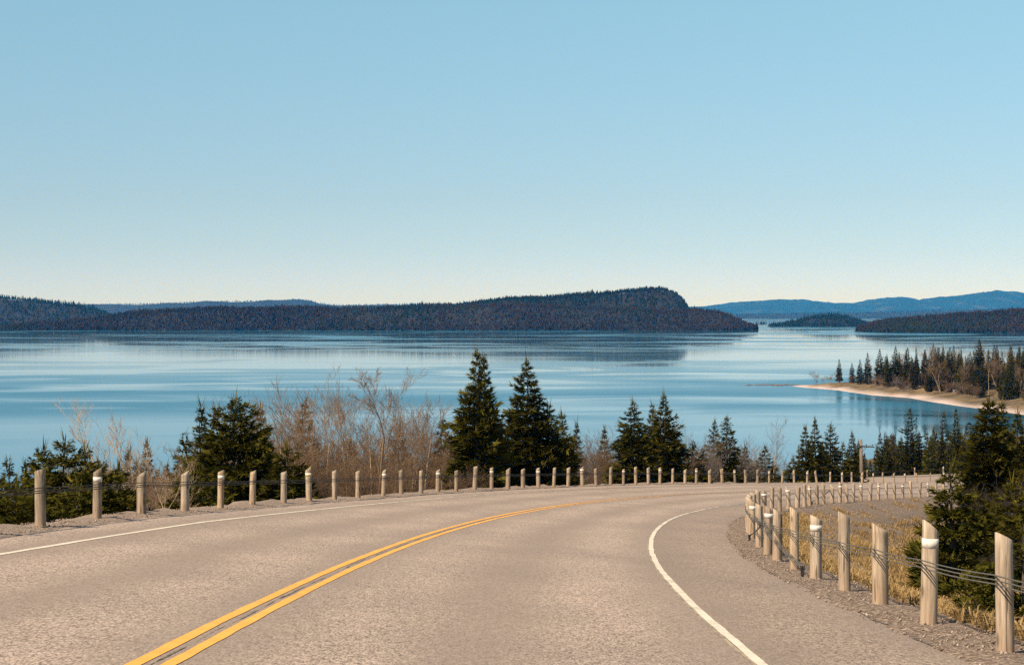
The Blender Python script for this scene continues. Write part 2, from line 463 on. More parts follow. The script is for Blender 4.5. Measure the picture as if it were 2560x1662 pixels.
def ground_z(x, y, detail=True):
    x = np.atleast_1d(np.asarray(x, float)); y = np.atleast_1d(np.asarray(y, float))
    s, t = nearest(x, y)
    zr = on_road(s, t)[:, 2]
    dl = np.maximum(-t - (W + 1.75), 0); dr = np.maximum(t - (W + 2.5), 0)
    n = fbm(x * .12, y * .12, 3)
    drop = np.where(t < 0, 15 * (1 - np.exp(-.55 * dl / 15)), 5.5 * (1 - np.exp(-.30 * dr / 5.5)))
    amp = np.clip((dl + dr) / 4, 0, 1)
    z = zr - drop + n * amp * 0.9 - 0.30 * np.clip((W + 4.7 - np.abs(t)) / .8, 0, 1)
    D = shore_dist(x, y)
    far = np.clip((y - 330) / 60, 0, 1)
    zs = np.where(D > 0, 0.02 + D * (.25 * (1 - far) + .10 * far) + (n + .3) * np.clip(D / 25, 0, 1) * .8, D * .12)
    wf = np.clip((np.hypot(dl, dr) - 45) / 40, 0, 1)
    z = z * (1 - wf) + np.maximum(z, 1.6 + 2.4 * far + 1.4 * n) * wf
    z = np.minimum(z, zs)
    sd, sz = side_dist(x, y)
    k = np.clip((sd - 6.5) / 8, 0, 1); k = k * k * (3 - 2 * k)
    z = np.where(sd < 14.5, (sz - 0.12) * (1 - k) + z * k, z)
    return z

def px(u, v, d):
    """the point at depth d behind a pixel of the photograph"""
    return np.array([(u - U0) * d / F_PX, d, ZC + (V0 - v) * d / F_PX])

# ------------------------------------------------------------------ setting: ground, lake, road
def build_ground():
    xs = np.concatenate([np.arange(-330, -40, 6.), np.arange(-40, 80, .9), np.arange(80, 330, 4.)])
    ys = np.concatenate([np.arange(-70, -6, 4.), np.arange(-6, 215, .95), np.arange(215, 700, 4.)])
    X, Y = np.meshgrid(xs, ys, indexing='ij')
    x = X.ravel(); y = Y.ravel()
    z = ground_z(x, y)
    s, t = nearest(x, y); D = shore_dist(x, y)
    gravel = np.clip(1 - (np.abs(t) - W - 3.0 - 2.0 * fbm(x * .3, y * .3, 9) - (3.5 + 5 * fbm(x * .2, y * .2, 19)) * np.clip((s - 48) / 25, 0, 1) * (t > 0)) / 1.2, 0, 1)
    sd, _ = side_dist(x, y)
    gravel = np.maximum(gravel, np.clip((7 - sd) / 1.5, 0, 1) * .8)
    wbeach = 5.0 + 3 * fbm(x * .03, y * .03, 12)
    sand = np.clip((wbeach - D) / 2.5, 0, 1) * (y > 340)
    straw = np.clip(fbm(x * .22, y * .22, 5) * 2.0 + np.where(y > 340, .25, .75), 0, 1) * np.where(y > 340, np.clip((30 - D) / 10, 0, 1), (t > 0) * np.clip(1.25 - np.abs(t - W - 7) / 14, 0, 1))
    me = mesh_np('ground', np.stack([x, y, z], 1), grid_faces(len(xs), len(ys)), M['ground'], True,
                 dict(gravel=gravel, sand=sand, straw=straw))
    o = obj('ground', me)
    set_props(o, 'brown hillside and wooded point with a pale sand beach', 'ground', kind='structure')
build_ground()

lx = 26000.
me = mesh_np('lake', [(-lx, -300, 0), (lx, -300, 0), (lx, lx, 0), (-lx, lx, 0)], np.array([[0, 1, 2, 3]]), M['water'])
set_props(obj('lake', me), 'calm blue lake with pale streaks and dark ruffled bands', 'lake', kind='structure')

def ribbon(name, ss, t0, t1, dz, m, parent=None, n=2, wob=0.0, seed=0):
    ts = np.linspace(0, 1, n)
    rng = np.random.default_rng(seed)
    a = np.zeros(len(ss)) + t0; b = np.zeros(len(ss)) + t1
    if wob:
        a = a + wob * (vnoise(ss * 2.3, ss * 0, seed) + .6 * vnoise(ss * .5, ss * 0, seed + 5))
        b = b + wob * (vnoise(ss * 2.1, ss * 0, seed + 9) + .6 * vnoise(ss * .5, ss * 0, seed + 5))
    T = a[:, None] + (b - a)[:, None] * ts[None]
    SS = np.repeat(ss[:, None], n, 1)
    P = on_road(SS.ravel(), T.ravel(), dz)
    me = mesh_np(name, P, grid_faces(len(ss), n), m, True, dict(lat=T.ravel(), wear=np.clip((SS.ravel() - 38) / 70, 0, .55)))
    return obj(name, me, parent)

s_all = np.arange(-40, 300, 0.5)
road = ribbon('road', s_all, -W - 1.05, W + 1.60, 0.0, M['asphalt'], n=24, wob=0.0)
# a ragged pavement edge
me = road.data
co = np.empty(len(me.vertices) * 3, np.float32); me.vertices.foreach_get('co', co); co = co.reshape(-1, 24, 3)
e = (fbm(s_all * .9, s_all * 0, 31) * .10)[:, None]
dirv = co[:, -1, :2] - co[:, -2, :2]; dirv /= np.linalg.norm(dirv, axis=1)[:, None]
co[:, -1, :2] += dirv * e
dirv = co[:, 0, :2] - co[:, 1, :2]; dirv /= np.linalg.norm(dirv, axis=1)[:, None]
co[:, 0, :2] += dirv * (fbm(s_all * .8, s_all * 0, 37) * .22)[:, None]
me.vertices.foreach_set('co', co.ravel())
set_props(road, 'two lane asphalt road curving downhill to the right', 'road', kind='structure')
sl = np.arange(-30, 300, 0.25)
ribbon('yellow_line', sl, -.150, -.056, .004, M['yellow_paint'], road, 2, .012, 1)
ribbon('yellow_line', sl, .048, .138, .004, M['yellow_paint'], road, 2, .012, 2)
ribbon('white_line', sl, -W - .045, -W + .045, .004, M['white_paint'], road, 2, .012, 3)
ribbon('white_line', sl, W - .035, W + .045, .006, M['white_paint'], road, 2, .012, 4)
ribbon('worn_line', np.arange(4, 42, .25), W - .062, W - .034, .003, M['old_paint'], road, 2, .02, 5)
ribbon('crack', np.arange(3, 60, .12), -.005, -.001, .003, M['crack'], road, 2, .03, 7)
_se = np.arange(5, 90, .1); _ee = W + 1.60 + np.interp(_se, s_all, fbm(s_all * .9, s_all * 0, 31) * .10)
_we = np.clip(.012 + .05 * fbm(_se * 1.3, _se * 0, 77), .004, .05)
ribbon('crack', _se, _ee - _we, _ee + .012, .006, M['crack'], road, 2, .0, 17)

def shoulder(name, side, label):
    """gravel beside the pavement, rolling over into the bank"""
    ss = np.arange(-20, 230, 0.3)
    if side < 0: off = np.array([.85, 1.0, 1.2, 1.39, 1.6, 1.85, 2.1, 2.5, 3.1, 4.0, 4.6])
    else: off = np.array([1.42, 1.6, 1.8, 2.0, 2.2, 2.5, 2.8, 3.2, 3.8, 4.4, 5.0])
    T = np.repeat(off[None], len(ss), 0)
    SS = np.repeat(ss[:, None], len(off), 1)
    P = on_road(SS.ravel(), side * (W + T.ravel()))
    x, y = P[:, 0], P[:, 1]
    o = T.ravel()
    k0 = off[0]
    rough = np.clip((o - k0) / .25, 0, 1)
    over = np.maximum(o - (1.75 if side < 0 else 2.5), 0)
    drop = 15 * (1 - np.exp(-.55 * over / 15)) if side < 0 else 5.5 * (1 - np.exp(-.30 * over / 5.5))
    P[:, 2] += rough * (.05 * fbm(x * 1.4, y * 1.4, 21) + .03 * vnoise(x * 6, y * 6, 22)) - drop * (1 + .06 * fbm(x * .5, y * .5, 23))
    P[:, 2] -= np.where(o > off[-1] - .1, .25, 0)
    P[:, 2] += np.where(o < k0 + .05, -.03, 0.008)
    if side < 0: P[:, 2] += .05 * np.exp(-((o - 1.75) / .3) ** 2) * (1 + 2.0 * fbm(x * .8, y * .8, 24))
    o_ = obj(name, mesh_np(name, P, grid_faces(len(ss), len(off)), M['gravel'] if side < 0 else M['gravel_dark'], True))
    set_props(o_, label, 'shoulder', kind='structure')
shoulder('gravel_shoulder', -1, 'strip of brown gravel along the lake side of the road')
shoulder('gravel_shoulder', 1, 'strip of brown gravel along the inside of the bend')

def side_road():
    c = SIDE
    n = 60
    tt = np.linspace(0, len(c) - 1, n)
    P = np.stack([np.interp(tt, np.arange(len(c)), c[:, k]) for k in range(3)], 1)
    d = np.gradient(P[:, :2], axis=0); d /= np.linalg.norm(d, axis=1)[:, None]
    nr = np.stack([-d[:, 1], d[:, 0]], 1)
    V = []
    for w_ in np.linspace(-5, 5, 9):
        q = P.copy(); q[:, :2] += nr * w_; q[:, 2] += .02; V.append(q)
    V = np.stack(V, 1).reshape(-1, 3)
    o = obj('lower_road', mesh_np('lower_road', V, grid_faces(n, 9), M['asphalt'], True, dict(lat=np.zeros(len(V)))))
    set_props(o, 'pale strip of lower road beyond the bend', 'road', kind='structure')
    return P, nr
SP, SN = side_road()

# loose stones on the gravel
def stones(name, n, side, seed, label, s0=8, s1=70):
    rng = np.random.default_rng(seed)
    ss = s0 + (s1 - s0) * rng.random(n) ** 1.6
    off = (1.0 + rng.random(n) * .9) if side < 0 else (1.50 + rng.random(n) * 1.75)
    over = np.maximum(off - (1.75 if side < 0 else 2.5), 0)
    P = on_road(ss, side * (W + off)); P[:, 2] += .014 - over * (.62 if side < 0 else .34)
    base = np.array([(1, 0, 0), (0, 1, 0), (-1, 0, 0), (0, -1, 0), (0, 0, .8), (0, 0, -.8)], float)
    fac = np.array([(0, 1, 4), (1, 2, 4), (2, 3, 4), (3, 0, 4), (1, 0, 5), (2, 1, 5), (3, 2, 5), (0, 3, 5)])
    sz = .006 + .016 * rng.random(n) ** 2.5
    V = base[None] * (sz[:, None, None] * (.6 + .8 * rng.random((n, 6, 1))))
    a = rng.random(n) * 6.28
    R = np.stack([np.cos(a), -np.sin(a), np.sin(a), np.cos(a)], 1).reshape(n, 2, 2)
    V[:, :, :2] = np.einsum('nij,nkj->nki', R, V[:, :, :2])
    V += P[:, None]
    Fc = (fac[None] + 6 * np.arange(n)[:, None, None]).reshape(-1, 3)
    o = obj(name, mesh_np(name, V.reshape(-1, 3), Fc, M['stone']))
    set_props(o, label, 'stones', kind='stuff')
stones('loose_stones', 9000, 1, 5, 'loose stones scattered on the gravel inside the bend')
stones('loose_stones', 5000, -1, 6, 'loose stones scattered on the gravel beside the lake-side fence', 18, 75)

# ------------------------------------------------------------------ distant land
def tree_cloud(P, H, seed, frac_conifer):
    """thousands of far trees in one mesh: conifers of jittered tiers and bare crowns of upright slivers"""
    rng = np.random.default_rng(seed)
    n = len(P)
    con = rng.random(n) < np.clip(frac_conifer + 1.1 * fbm(P[:, 0] * .011, P[:, 1] * .011, seed + 60), .04, .97)
    Vs, Fs, var, off = [], [], [], 0
    # conifers
    p = P[con]; h = H[con]; m = len(p)
    if m:
        k = 5
        for lo, hi, r0 in ((.08, .5, .19), (.3, .76, .135), (.55, 1.0, .085)):
            a = rng.random((m, 1)) * 6.28 + np.arange(k)[None] * 6.28 / k
            r = h[:, None] * r0 * (.6 + .8 * rng.random((m, k)))
            ring = np.stack([p[:, None, 0] + r * np.cos(a), p[:, None, 1] + r * np.sin(a), p[:, None, 2] + h[:, None] * (lo + .06 * rng.random((m, k)))], 2)
            tip = p.copy(); tip[:, 2] += h * hi
            V = np.concatenate([ring, tip[:, None]], 1)
            f = np.array([(i, (i + 1) % k, k) for i in range(k)])
            Fs.append((f[None] + off + (k + 1) * np.arange(m)[:, None, None]).reshape(-1, 3))
            Vs.append(V.reshape(-1, 3)); var.append(np.repeat(rng.random(m) * .45, k + 1)); off += m * (k + 1)
    p = P[~con]; h = H[~con] * .85; m = len(p)
    if m:
        k = 11
        a = rng.random((m, k)) * 6.28
        sp = h[:, None] * (.05 + .2 * rng.random((m, k)))
        z0 = h[:, None] * (.0 + .45 * rng.random((m, k))); z1 = h[:, None] * (.6 + .4 * rng.random((m, k)))
        ca, sa = np.cos(a), np.sin(a)
        w = h[:, None] * (.03 + .06 * rng.random((m, k)))
        A_ = np.stack([p[:, None, 0] + sp * .5 * ca - w * sa, p[:, None, 1] + sp * .5 * sa + w * ca, p[:, None, 2] + z0], 2)
        B_ = np.stack([p[:, None, 0] + sp * .5 * ca + w * sa, p[:, None, 1] + sp * .5 * sa - w * ca, p[:, None, 2] + z0], 2)
        C_ = np.stack([p[:, None, 0] + sp * ca + w * sa * .6, p[:, None, 1] + sp * sa - w * ca * .6, p[:, None, 2] + z1], 2)
        D_ = np.stack([p[:, None, 0] + sp * ca - w * sa * .6, p[:, None, 1] + sp * sa + w * ca * .6, p[:, None, 2] + z1 * .93], 2)
        V = np.stack([A_, B_, C_, D_], 2)
        idx = off + 4 * np.arange(m * k)[:, None]
        Fs.append(np.concatenate([idx + np.array([[0, 1, 2]]), idx + np.array([[0, 2, 3]])]))
        Vs.append(V.reshape(-1, 3)); var.append(np.repeat(.55 + rng.random(m) * .45, k * 4)); off += m * k * 4
    return np.concatenate(Vs), np.concatenate(Fs), np.concatenate(var)

def mat_forest(name, stops):
    m, nt, b = new_mat(name)
    c = ramp(nt, attr(nt, 'var'), stops)
    n = noise(nt, pos(nt, (.012, .012, .012)), 1.0, 3)
    c = mix(nt, 1.0, c, ramp(nt, n, [(.3, (.80, .84, .84)), (.7, (1.15, 1.1, 1.05))]), 'MULTIPLY')
    nt.links.new(c, b.inputs['Base Color'])
    b.inputs['Roughness'].default_value = 1.0
    b.inputs['Specular IOR Level'].default_value = 0.0
    return m
M['forest'] = mat_forest('mixed_forest', [(0, (.008, .012, .006)), (.44, (.019, .022, .010)), (.56, (.034, .019, .011)), (1, (.058, .033, .020))])
M['forest_green'] = mat_forest('dark_conifer_forest', [(0, (.005, .010, .006)), (.44, (.013, .020, .011)), (.56, (.016, .014, .009)), (1, (.030, .023, .015))])
M['island_soil'] = mat_simple('forest_floor', [(.3, (.010, .008, .006)), (.7, (.022, .017, .012))], .05)
M['far_hill'] = mat_simple('far_forested_hill', [(.3, (.003, .006, .004)), (.55, (.008, .011, .008)), (.74, (.05, .045, .036))], .006, detail=8)
M['rock'] = mat_simple('shore_rock', [(.3, (.07, .045, .035)), (.7, (.18, .12, .09))], .8)

def island(name, prof_px, d_front, depth, tree_h, n_trees, conifer, seed, label, flabel, m, rise=0.35, d_ref=None, res=14, floor_mat='island_soil', rugged=0.0):
    """an island whose crest (with its trees) follows a skyline seen from the road; front shore at d_front, crest further back"""
    u, v = np.array(prof_px, float).T
    d_ref = d_ref or d_front + depth * .35
    xr = (u - U0) * d_ref / F_PX
    zr = np.maximum(ZC + (V0 - v) * d_ref / F_PX - tree_h * .8, .3)
    xs = np.linspace(xr[0] - 6, xr[-1] + 6, max(12, int((xr[-1] - xr[0]) / res)))
    ys = np.linspace(0, 1, 18)
    top = np.interp(xs, xr, zr) * (1 + rugged * fbm(xs * .0035, xs * 0, seed + 90))
    edge = np.clip(np.minimum(xs - (xr[0] - 6), (xr[-1] + 6) - xs) / 45, 0, 1) ** .6
    dw = 60 * fbm(xs * .004, xs * 0, seed) + 14 * fbm(xs * .02, xs * 0, seed + 3)
    def hgt(x, q):
        t_ = np.interp(x, xs, top * edge)
        up = np.clip(q / rise, 0, 1); up = up * up * (3 - 2 * up) * .55 + up * .45
        dn = np.clip((1 - q) / .45, 0, 1); dn = dn * dn * (3 - 2 * dn)
        return t_ * up * dn
    X, Q = np.meshgrid(xs, ys, indexing='ij')
    x = X.ravel(); q = Q.ravel()
    taper = np.interp(x, xs, .25 + .75 * edge)
    mid = d_front + depth * .35
    def ypos(x, q): return mid + (q - .35) * depth * np.interp(x, xs, .25 + .75 * edge) + np.interp(x, xs, dw)
    y = ypos(x, q)
    z = hgt(x, q) * (1 + .12 * fbm(x * .01, y * .01, seed + 1)) - .6 * (q < .01) - .6 * (q > .99)
    isl = obj(name, mesh_np(name, np.stack([x, y, z], 1), grid_faces(len(xs), len(ys)), M[floor_mat], True))
    set_props(isl, label, 'island', kind='structure')
    if n_trees:
        rng = np.random.default_rng(seed)
        tx = xs[0] + (xs[-1] - xs[0]) * rng.random(n_trees)
        tq = rng.random(n_trees) ** 1.25 * .75
        ty = ypos(tx, tq)
        tz = hgt(tx, tq) - .4
        keep = np.interp(tx, xs, edge) > .12
        tx, ty, tz = tx[keep], ty[keep], tz[keep]
        hh = tree_h * (.42 + .62 * rng.random(len(tx)) ** 1.3 + .22 * (rng.random(len(tx)) > .93)) * (1 + .5 * fbm(tx * .02, ty * .02, seed + 70))
        Pn = np.stack([tx, ty, tz], 1)
        # conifers gather in stands
        V, Fc, var = tree_cloud(Pn, hh, seed + 2, conifer)
        fo = obj('forest', mesh_np('forest', V, Fc, m, False, dict(var=var)))
        set_props(fo, flabel, 'forest', kind='stuff')

island('hills', [(-500, 700), (-250, 720), (0, 737), (50, 741), (100, 749), (170, 757), (230, 772), (262, 790), (300, 800)], 3300, 500, 9.5, 4600, .75, 41,
       'dark wooded hill at the far left of the lake', 'dark conifer forest on the hill at the far left', M['forest_green'])
island('island', [(18, 812), (60, 806), (130, 799), (225, 795), (270, 784), (350, 773), (430, 769), (520, 765), (650, 764), (760, 762), (850, 766), (930, 765), (1100, 758),
                  (1200, 757), (1300, 757), (1450, 762), (1600, 768), (1715, 772), (1760, 770), (1800, 773), (1850, 788), (1880, 806), (1888, 816)], 2560, 260, 8.5, 18000, .22, 42,
       'long low island lying across the lake', 'brown bare forest with dark conifers on the long island', M['forest'], rise=.30)
island('hills', [(1090, 775), (1130, 760), (1180, 751), (1240, 744), (1290, 740), (1380, 738), (1450, 732), (1530, 725), (1570, 720), (1630, 716), (1665, 717), (1690, 728), (1708, 742), (1724, 760), (1742, 778), (1765, 800)], 2790, 380, 8.5, 9500, .86, 43,
       'humped hill with a steep right end rising behind the long island', 'dark green conifer forest on the humped hill', M['forest_green'], rise=.3, res=6)
island('island', [(1925, 815), (1945, 806), (1985, 795), (2030, 787), (2070, 783), (2110, 784), (2140, 789), (2168, 797), (2185, 812)], 3350, 160, 9, 1500, .8, 44,
       'small wooded island right of the channel', 'dark trees on the small island right of the channel', M['forest_green'])
island('island', [(2150, 826), (2172, 800), (2200, 793), (2260, 788), (2330, 785), (2400, 778), (2460, 776), (2520, 772), (2570, 766), (2800, 755), (3000, 760)], 2250, 260, 8.5, 6500, .45, 45,
       'wooded shore at the right edge of the lake', 'mixed brown and green forest on the right shore', M['forest'])
island('island', [(1892, 812), (1897, 805), (1903, 804), (1909, 811)], 4250, 40, 9, 60, .8, 46,
       'tiny tree tufted islet in the channel', 'few trees on the tiny islet', M['forest_green'], res=4)
island('hills', [(-700, 745), (0, 762), (155, 760), (250, 757), (370, 757), (450, 752), (600, 750), (690, 748), (728, 744), (765, 748), (800, 757), (860, 760), (960, 758), (1080, 756), (1180, 757), (1400, 764), (1600, 768), (1760, 775)],
       8500, 1000, 10, 6500, .8, 47, 'far blue ridge behind the left of the long island', 'forest on the far blue left ridge', M['forest_green'], res=40)
island('hills', [(1500, 782), (1700, 781), (1850, 784), (2000, 780), (2150, 779), (2300, 775), (2450, 770), (2600, 768), (3000, 760)], 9200, 1200, 13, 4200, .4, 48,
       'low hazy purple hills across the channel', 'hazy bare forest on the low purple hills', M['forest'], res=50)
island('hills', [(1600, 772), (1715, 768), (1790, 764), (1830, 757), (1870, 754), (1920, 754), (1960, 747), (2010, 745), (2050, 749), (2100, 754), (2160, 752), (2200, 748), (2250, 743), (2290, 744), (2312, 748), (2360, 743), (2420, 738),
                 (2480, 730), (2530, 727), (2560, 732), (2700, 740), (3100, 735)], 15500, 2500, 2, 0, .5, 49,
       'farthest blue hills on the right horizon', '', M['forest'], res=40, floor_mat='far_hill', rugged=.16)
island('hills', [(-900, 772), (0, 772), (900, 773), (1500, 774), (1800, 776)], 17500, 2500, 2, 0, .5, 50,
       'farthest low hills behind the long island', '', M['forest'], res=80, floor_mat='far_hill')

# ------------------------------------------------------------------ cable guide fences
LUMPS = []
def post_mesh(seed, h=.82, r=.074, slant=.42, lean=0.0):
    """round post, top sawn at a slant with the high side towards +X"""
    rng = np.random.default_rng(seed)
    n = 20
    zs = np.array([-.35, 0, .04, .2, .4, .6, .72])
    V = []
    a = np.arange(n) * 2 * pi / n
    lump = 1 + .035 * np.sin(2 * a + rng.random() * 6) + .02 * np.sin(5 * a + rng.random() * 6)
    for z in zs:
        rr = r * lump * (1.03 - .05 * z + .02 * (rng.random() - .5))
        V.append(np.stack([rr * np.cos(a), rr * np.sin(a), np.full(n, z * h / .82)], 1))
    rr = r * lump * .985
    LUMPS.append((lump, r))
    top = np.stack([rr * np.cos(a), rr * np.sin(a), h - slant * (r - rr * np.cos(a))], 1)
    V.append(top)
    b = top.copy(); b[:, :2] *= .93; b[:, 2] = h + .004 - slant * (r - b[:, 0])
    V.append(b)
    V = np.concatenate(V)
    rows = len(V) // n
    F = []
    for k in range(rows - 1):
        for i in range(n):
            j = (i + 1) % n
            F.append((k * n + i, k * n + j, (k + 1) * n + j, (k + 1) * n + i))
    me = bpy.data.meshes.new('post')
    me.from_pydata(V.tolist(), [], F + [tuple(range((rows - 1) * n, rows * n))])
    for p in me.polygons: p.use_smooth = len(p.vertices) == 4
    me.materials.append(M['post'])
    return me

def ring_mesh(name, r, z0, z1, m, a0=0, a1=2 * pi, n=20):
    a = np.linspace(a0, a1, n)
    V = []
    for rr, z in ((r, z0), (r, z1), (r - .006, z1), (r - .006, z0)):
        V.append(np.stack([rr * np.cos(a), rr * np.sin(a), np.full(n, z)], 1))
    V = np.concatenate(V)
    F = []
    for k in range(4):
        for i in range(n - 1):
            F.append((k * n + i, k * n + i + 1, ((k + 1) % 4) * n + i + 1, ((k + 1) % 4) * n + i))
    me = mesh_np(name, V, np.array(F), m, False)
    return me

POSTS = [post_mesh(100 + i, .82 + .02 * ((i * 7) % 5 - 2) / 2, .074 + .003 * ((i * 3) % 5 - 2), .30 + .15 * (i % 4)) for i in range(8)]
BAND = [ring_mesh('band', r_ * 1.014 * np.append(l_, l_[0]), .612, .690, M['band'], n=21) for l_, r_ in LUMPS]
BANDY = [ring_mesh('stripe', r_ * 1.022 * np.append(l_, l_[0]), .640, .660, M['band_yellow'], n=21) for l_, r_ in LUMPS]
NAIL = ring_mesh('nail', .006, -.003, .003, M['nail'], n=8)

def tube(name, pts, r, m, parent=None, n=6):
    pts = np.asarray(pts, float)
    d = np.gradient(pts, axis=0); d /= np.linalg.norm(d, axis=1)[:, None]
    up = np.array([0, 0, 1.]) + 0 * d
    up = np.where((np.abs(d[:, 2]) > .95)[:, None], np.array([1., 0, 0]), up)
    a1 = np.cross(d, up); a1 /= np.linalg.norm(a1, axis=1)[:, None]
    a2 = np.cross(d, a1)
    an = np.arange(n) * 2 * pi / n
    r = np.broadcast_to(r, (len(pts),))
    V = pts[:, None] + r[:, None, None] * (np.cos(an)[None, :, None] * a1[:, None] + np.sin(an)[None, :, None] * a2[:, None])
    F = []
    for k in range(len(pts) - 1):
        for i in range(n):
            j = (i + 1) % n
            F.append((k * n + i, k * n + j, (k + 1) * n + j, (k + 1) * n + i))
    V = V.reshape(-1, 3)
    me = mesh_np(name, V, [np.array(F), np.array([tuple(range(n)), tuple(range((len(pts) - 1) * n, len(pts) * n))])], m, True)
    return obj(name, me, parent)

def fence(name, places, banded, label, cable_mat, cable_r, yellow=(), leans=None, cables=True, heights=(.50, .533, .566), seed=0, cat='fence', group=None, tall=None):
    """places: list of (x, y, z, angle) with angle pointing from the post towards the road"""
    rng = np.random.default_rng(seed)
    root = empty(name, tuple(places[0][:3]))
    r0 = np.array(places[0][:3])
    set_props(root, label, cat, group)
    strands = [[] for _ in heights]
    for i, (x, y, z, a) in enumerate(places):
        pk = int(rng.integers(len(POSTS))); me = POSTS[pk]
        o = obj('post', me, root, tuple(np.array((x, y, z)) - r0))
        o.rotation_euler = (rng.normal(0, .022), rng.normal(0, .022), a + rng.normal(0, .22))
        if leans and i in leans: o.rotation_euler = (leans[i][0], leans[i][1], a)
        sc = 1 + rng.normal(0, .035); o.scale = (1 + rng.normal(0, .05),) * 2 + (sc,)
        if tall and i in tall: o.scale[2] = tall[i]
        if i in banded:
            bnd = obj('band', BAND[pk], o)
            if i in yellow: obj('stripe', BANDY[pk], o)
            nl = obj('nail', NAIL, o); nl.location = (.078 * cos(-.9), .078 * sin(-.9), .65); nl.rotation_euler = (0, pi / 2, -.9)
        dirv = np.array([cos(a), sin(a), 0])
        for k, hh in enumerate(heights):
            strands[k].append(np.array((x, y, z)) + dirv * (.078 + cable_r) + np.array([0, 0, hh * (1.04 if tall and i in tall else 1.0) + rng.normal(0, .004)]))
    if cables:
        for k, pts in enumerate(strands):
            pts = np.array(pts); out = []
            for i in range(len(pts) - 1):
                for q in np.linspace(0, 1, 5)[:-1]:
                    p = pts[i] * (1 - q) + pts[i + 1] * q
                    p = p - np.array([0, 0, .014 * 4 * q * (1 - q)])
                    out.append(p)
            out.append(pts[-1])
            tube('cable', np.array(out) - r0, cable_r, cable_mat, root, 6)
    return root, strands, r0

def places_on_road(ss, t):
    P = on_road(np.array(ss), np.full(len(ss), t))
    th = np.interp(ss, S, TH)
    a = (-th) if t < 0 else (pi - th)
    return [(p[0], p[1], p[2], aa) for p, aa in zip(P, a)]

LS = [18.2, 20.6, 23.2, 25.78, 28.58, 31.15, 34.03, 36.69, 39.32, 42.14, 44.58, 47.16, 49.65, 52.44, 54.52, 56.82, 58.83, 61.09, 63.38, 65.52, 67.63, 69.61, 71.62, 73.67, 75.63,
      77.54, 79.47, 81.46, 83.32, 85.13, 87.02, 88.79, 90.78, 92.8, 94.68, 97.04, 99.35, 101.83, 104.01, 106.59, 109.36, 112.64, 115.9, 119.71, 122.79, 127.22, 131.53,
      135.16, 139.17, 143.8, 147.79, 152.48, 156.87, 161.29, 166.07, 170.5, 175, 179.4]
lb = set([4, 7, 10, 13, 16] + list(range(19, 58, 3)))
fence('cable_fence', places_on_road(LS, -W - 1.39), lb, 'long row of wooden posts with dark cables along the lake side of the road',
      M['cable_dark'], .0075, yellow={10}, leans={44: (0.0, -.16)}, seed=11)
RS = [8.2, 10.9, 13.67, 16.41, 18.9, 21.39, 24.13, 26.87, 29.85, 32.09, 34.83, 38.6, 41.4, 44.2, 47.2, 50.2, 53.2, 56.3, 59.4, 62.3, 65.1, 67.8,
      69.87, 71.35, 73.2, 74.94, 77.03, 78.87, 80.48, 82.09, 83.87, 86.02, 87.96, 89.91, 91.81, 93.89, 96.02, 98.28, 100.6, 102.9, 105.2, 107.5]
rb = {0, 3, 6, 9, 11, 14, 17, 20, 23, 27, 30, 32, 35, 38, 41}
RROOT, RSTR, RR0 = fence('cable_fence', places_on_road(RS, W + 2.05), rb, 'row of stout wooden posts with grey cables on the inside of the bend',
      M['cable'], .0060, seed=12, tall={1: 1.1, 2: 1.14, 3: 1.13, 4: 1.05, 5: 1.15, 6: 1.04, 7: 1.10, 8: 1.06, 9: 1.05, 10: 1.05})
# cable ends run down to ground anchors beside the road
def anchor(post_i, ground_i, off, dark, seed):
    rng = np.random.default_rng(seed)
    a0 = [np.array(RSTR[k][post_i]) for k in range(3)]
    g = on_road(RS[ground_i] + off[0], W + 2.05 - off[1])
    g = np.array(g) + np.array([0, 0, .03])
    for k in range(3):
        side = np.array([.024 * (k - 1), 0, 0])
        end = g + side + np.array([0, 0, .10])
        pts = [a0[k] * (1 - q) + end * q - np.array([0, 0, .03 * 4 * q * (1 - q)]) for q in np.linspace(0, 1, 9)]
        tube('anchor_cable', np.array(pts) - RR0, .0056, M['cable_dark'] if dark else M['cable'], RROOT)
        bpts = [end + np.array([0, 0, .02]), end - (end - g) * .35, g + side * .6, g + side * .3 - np.array([0, 0, .12])]
        tube('turnbuckle', np.array(bpts) - RR0, [.008, .010, .010, .007], M['iron'], RROOT, 8)
anchor(10, 6, (.5, .12), False, 1)
anchor(9, 11, (-1.6, .10), True, 2)
anchor(26, 24, (-.6, .1), True, 3)
anchor(27, 30, (.4, .1), True, 4)

# posts beside the lower road
ii = np.linspace(8, 55, 21).astype(int)
far_places = []
for i in ii:
    p = SP[i]; n_ = SN[i]
    far_places.append((p[0] + n_[0] * 5.4, p[1] + n_[1] * 5.4, p[2] - .05, math.atan2(-n_[1], -n_[0])))
fence('cable_fence', far_places, set(range(1, 21, 3)), 'short distant posts beside the lower strip of road', M['cable_dark'], .008, seed=13, leans={4: (.05, -.1)})

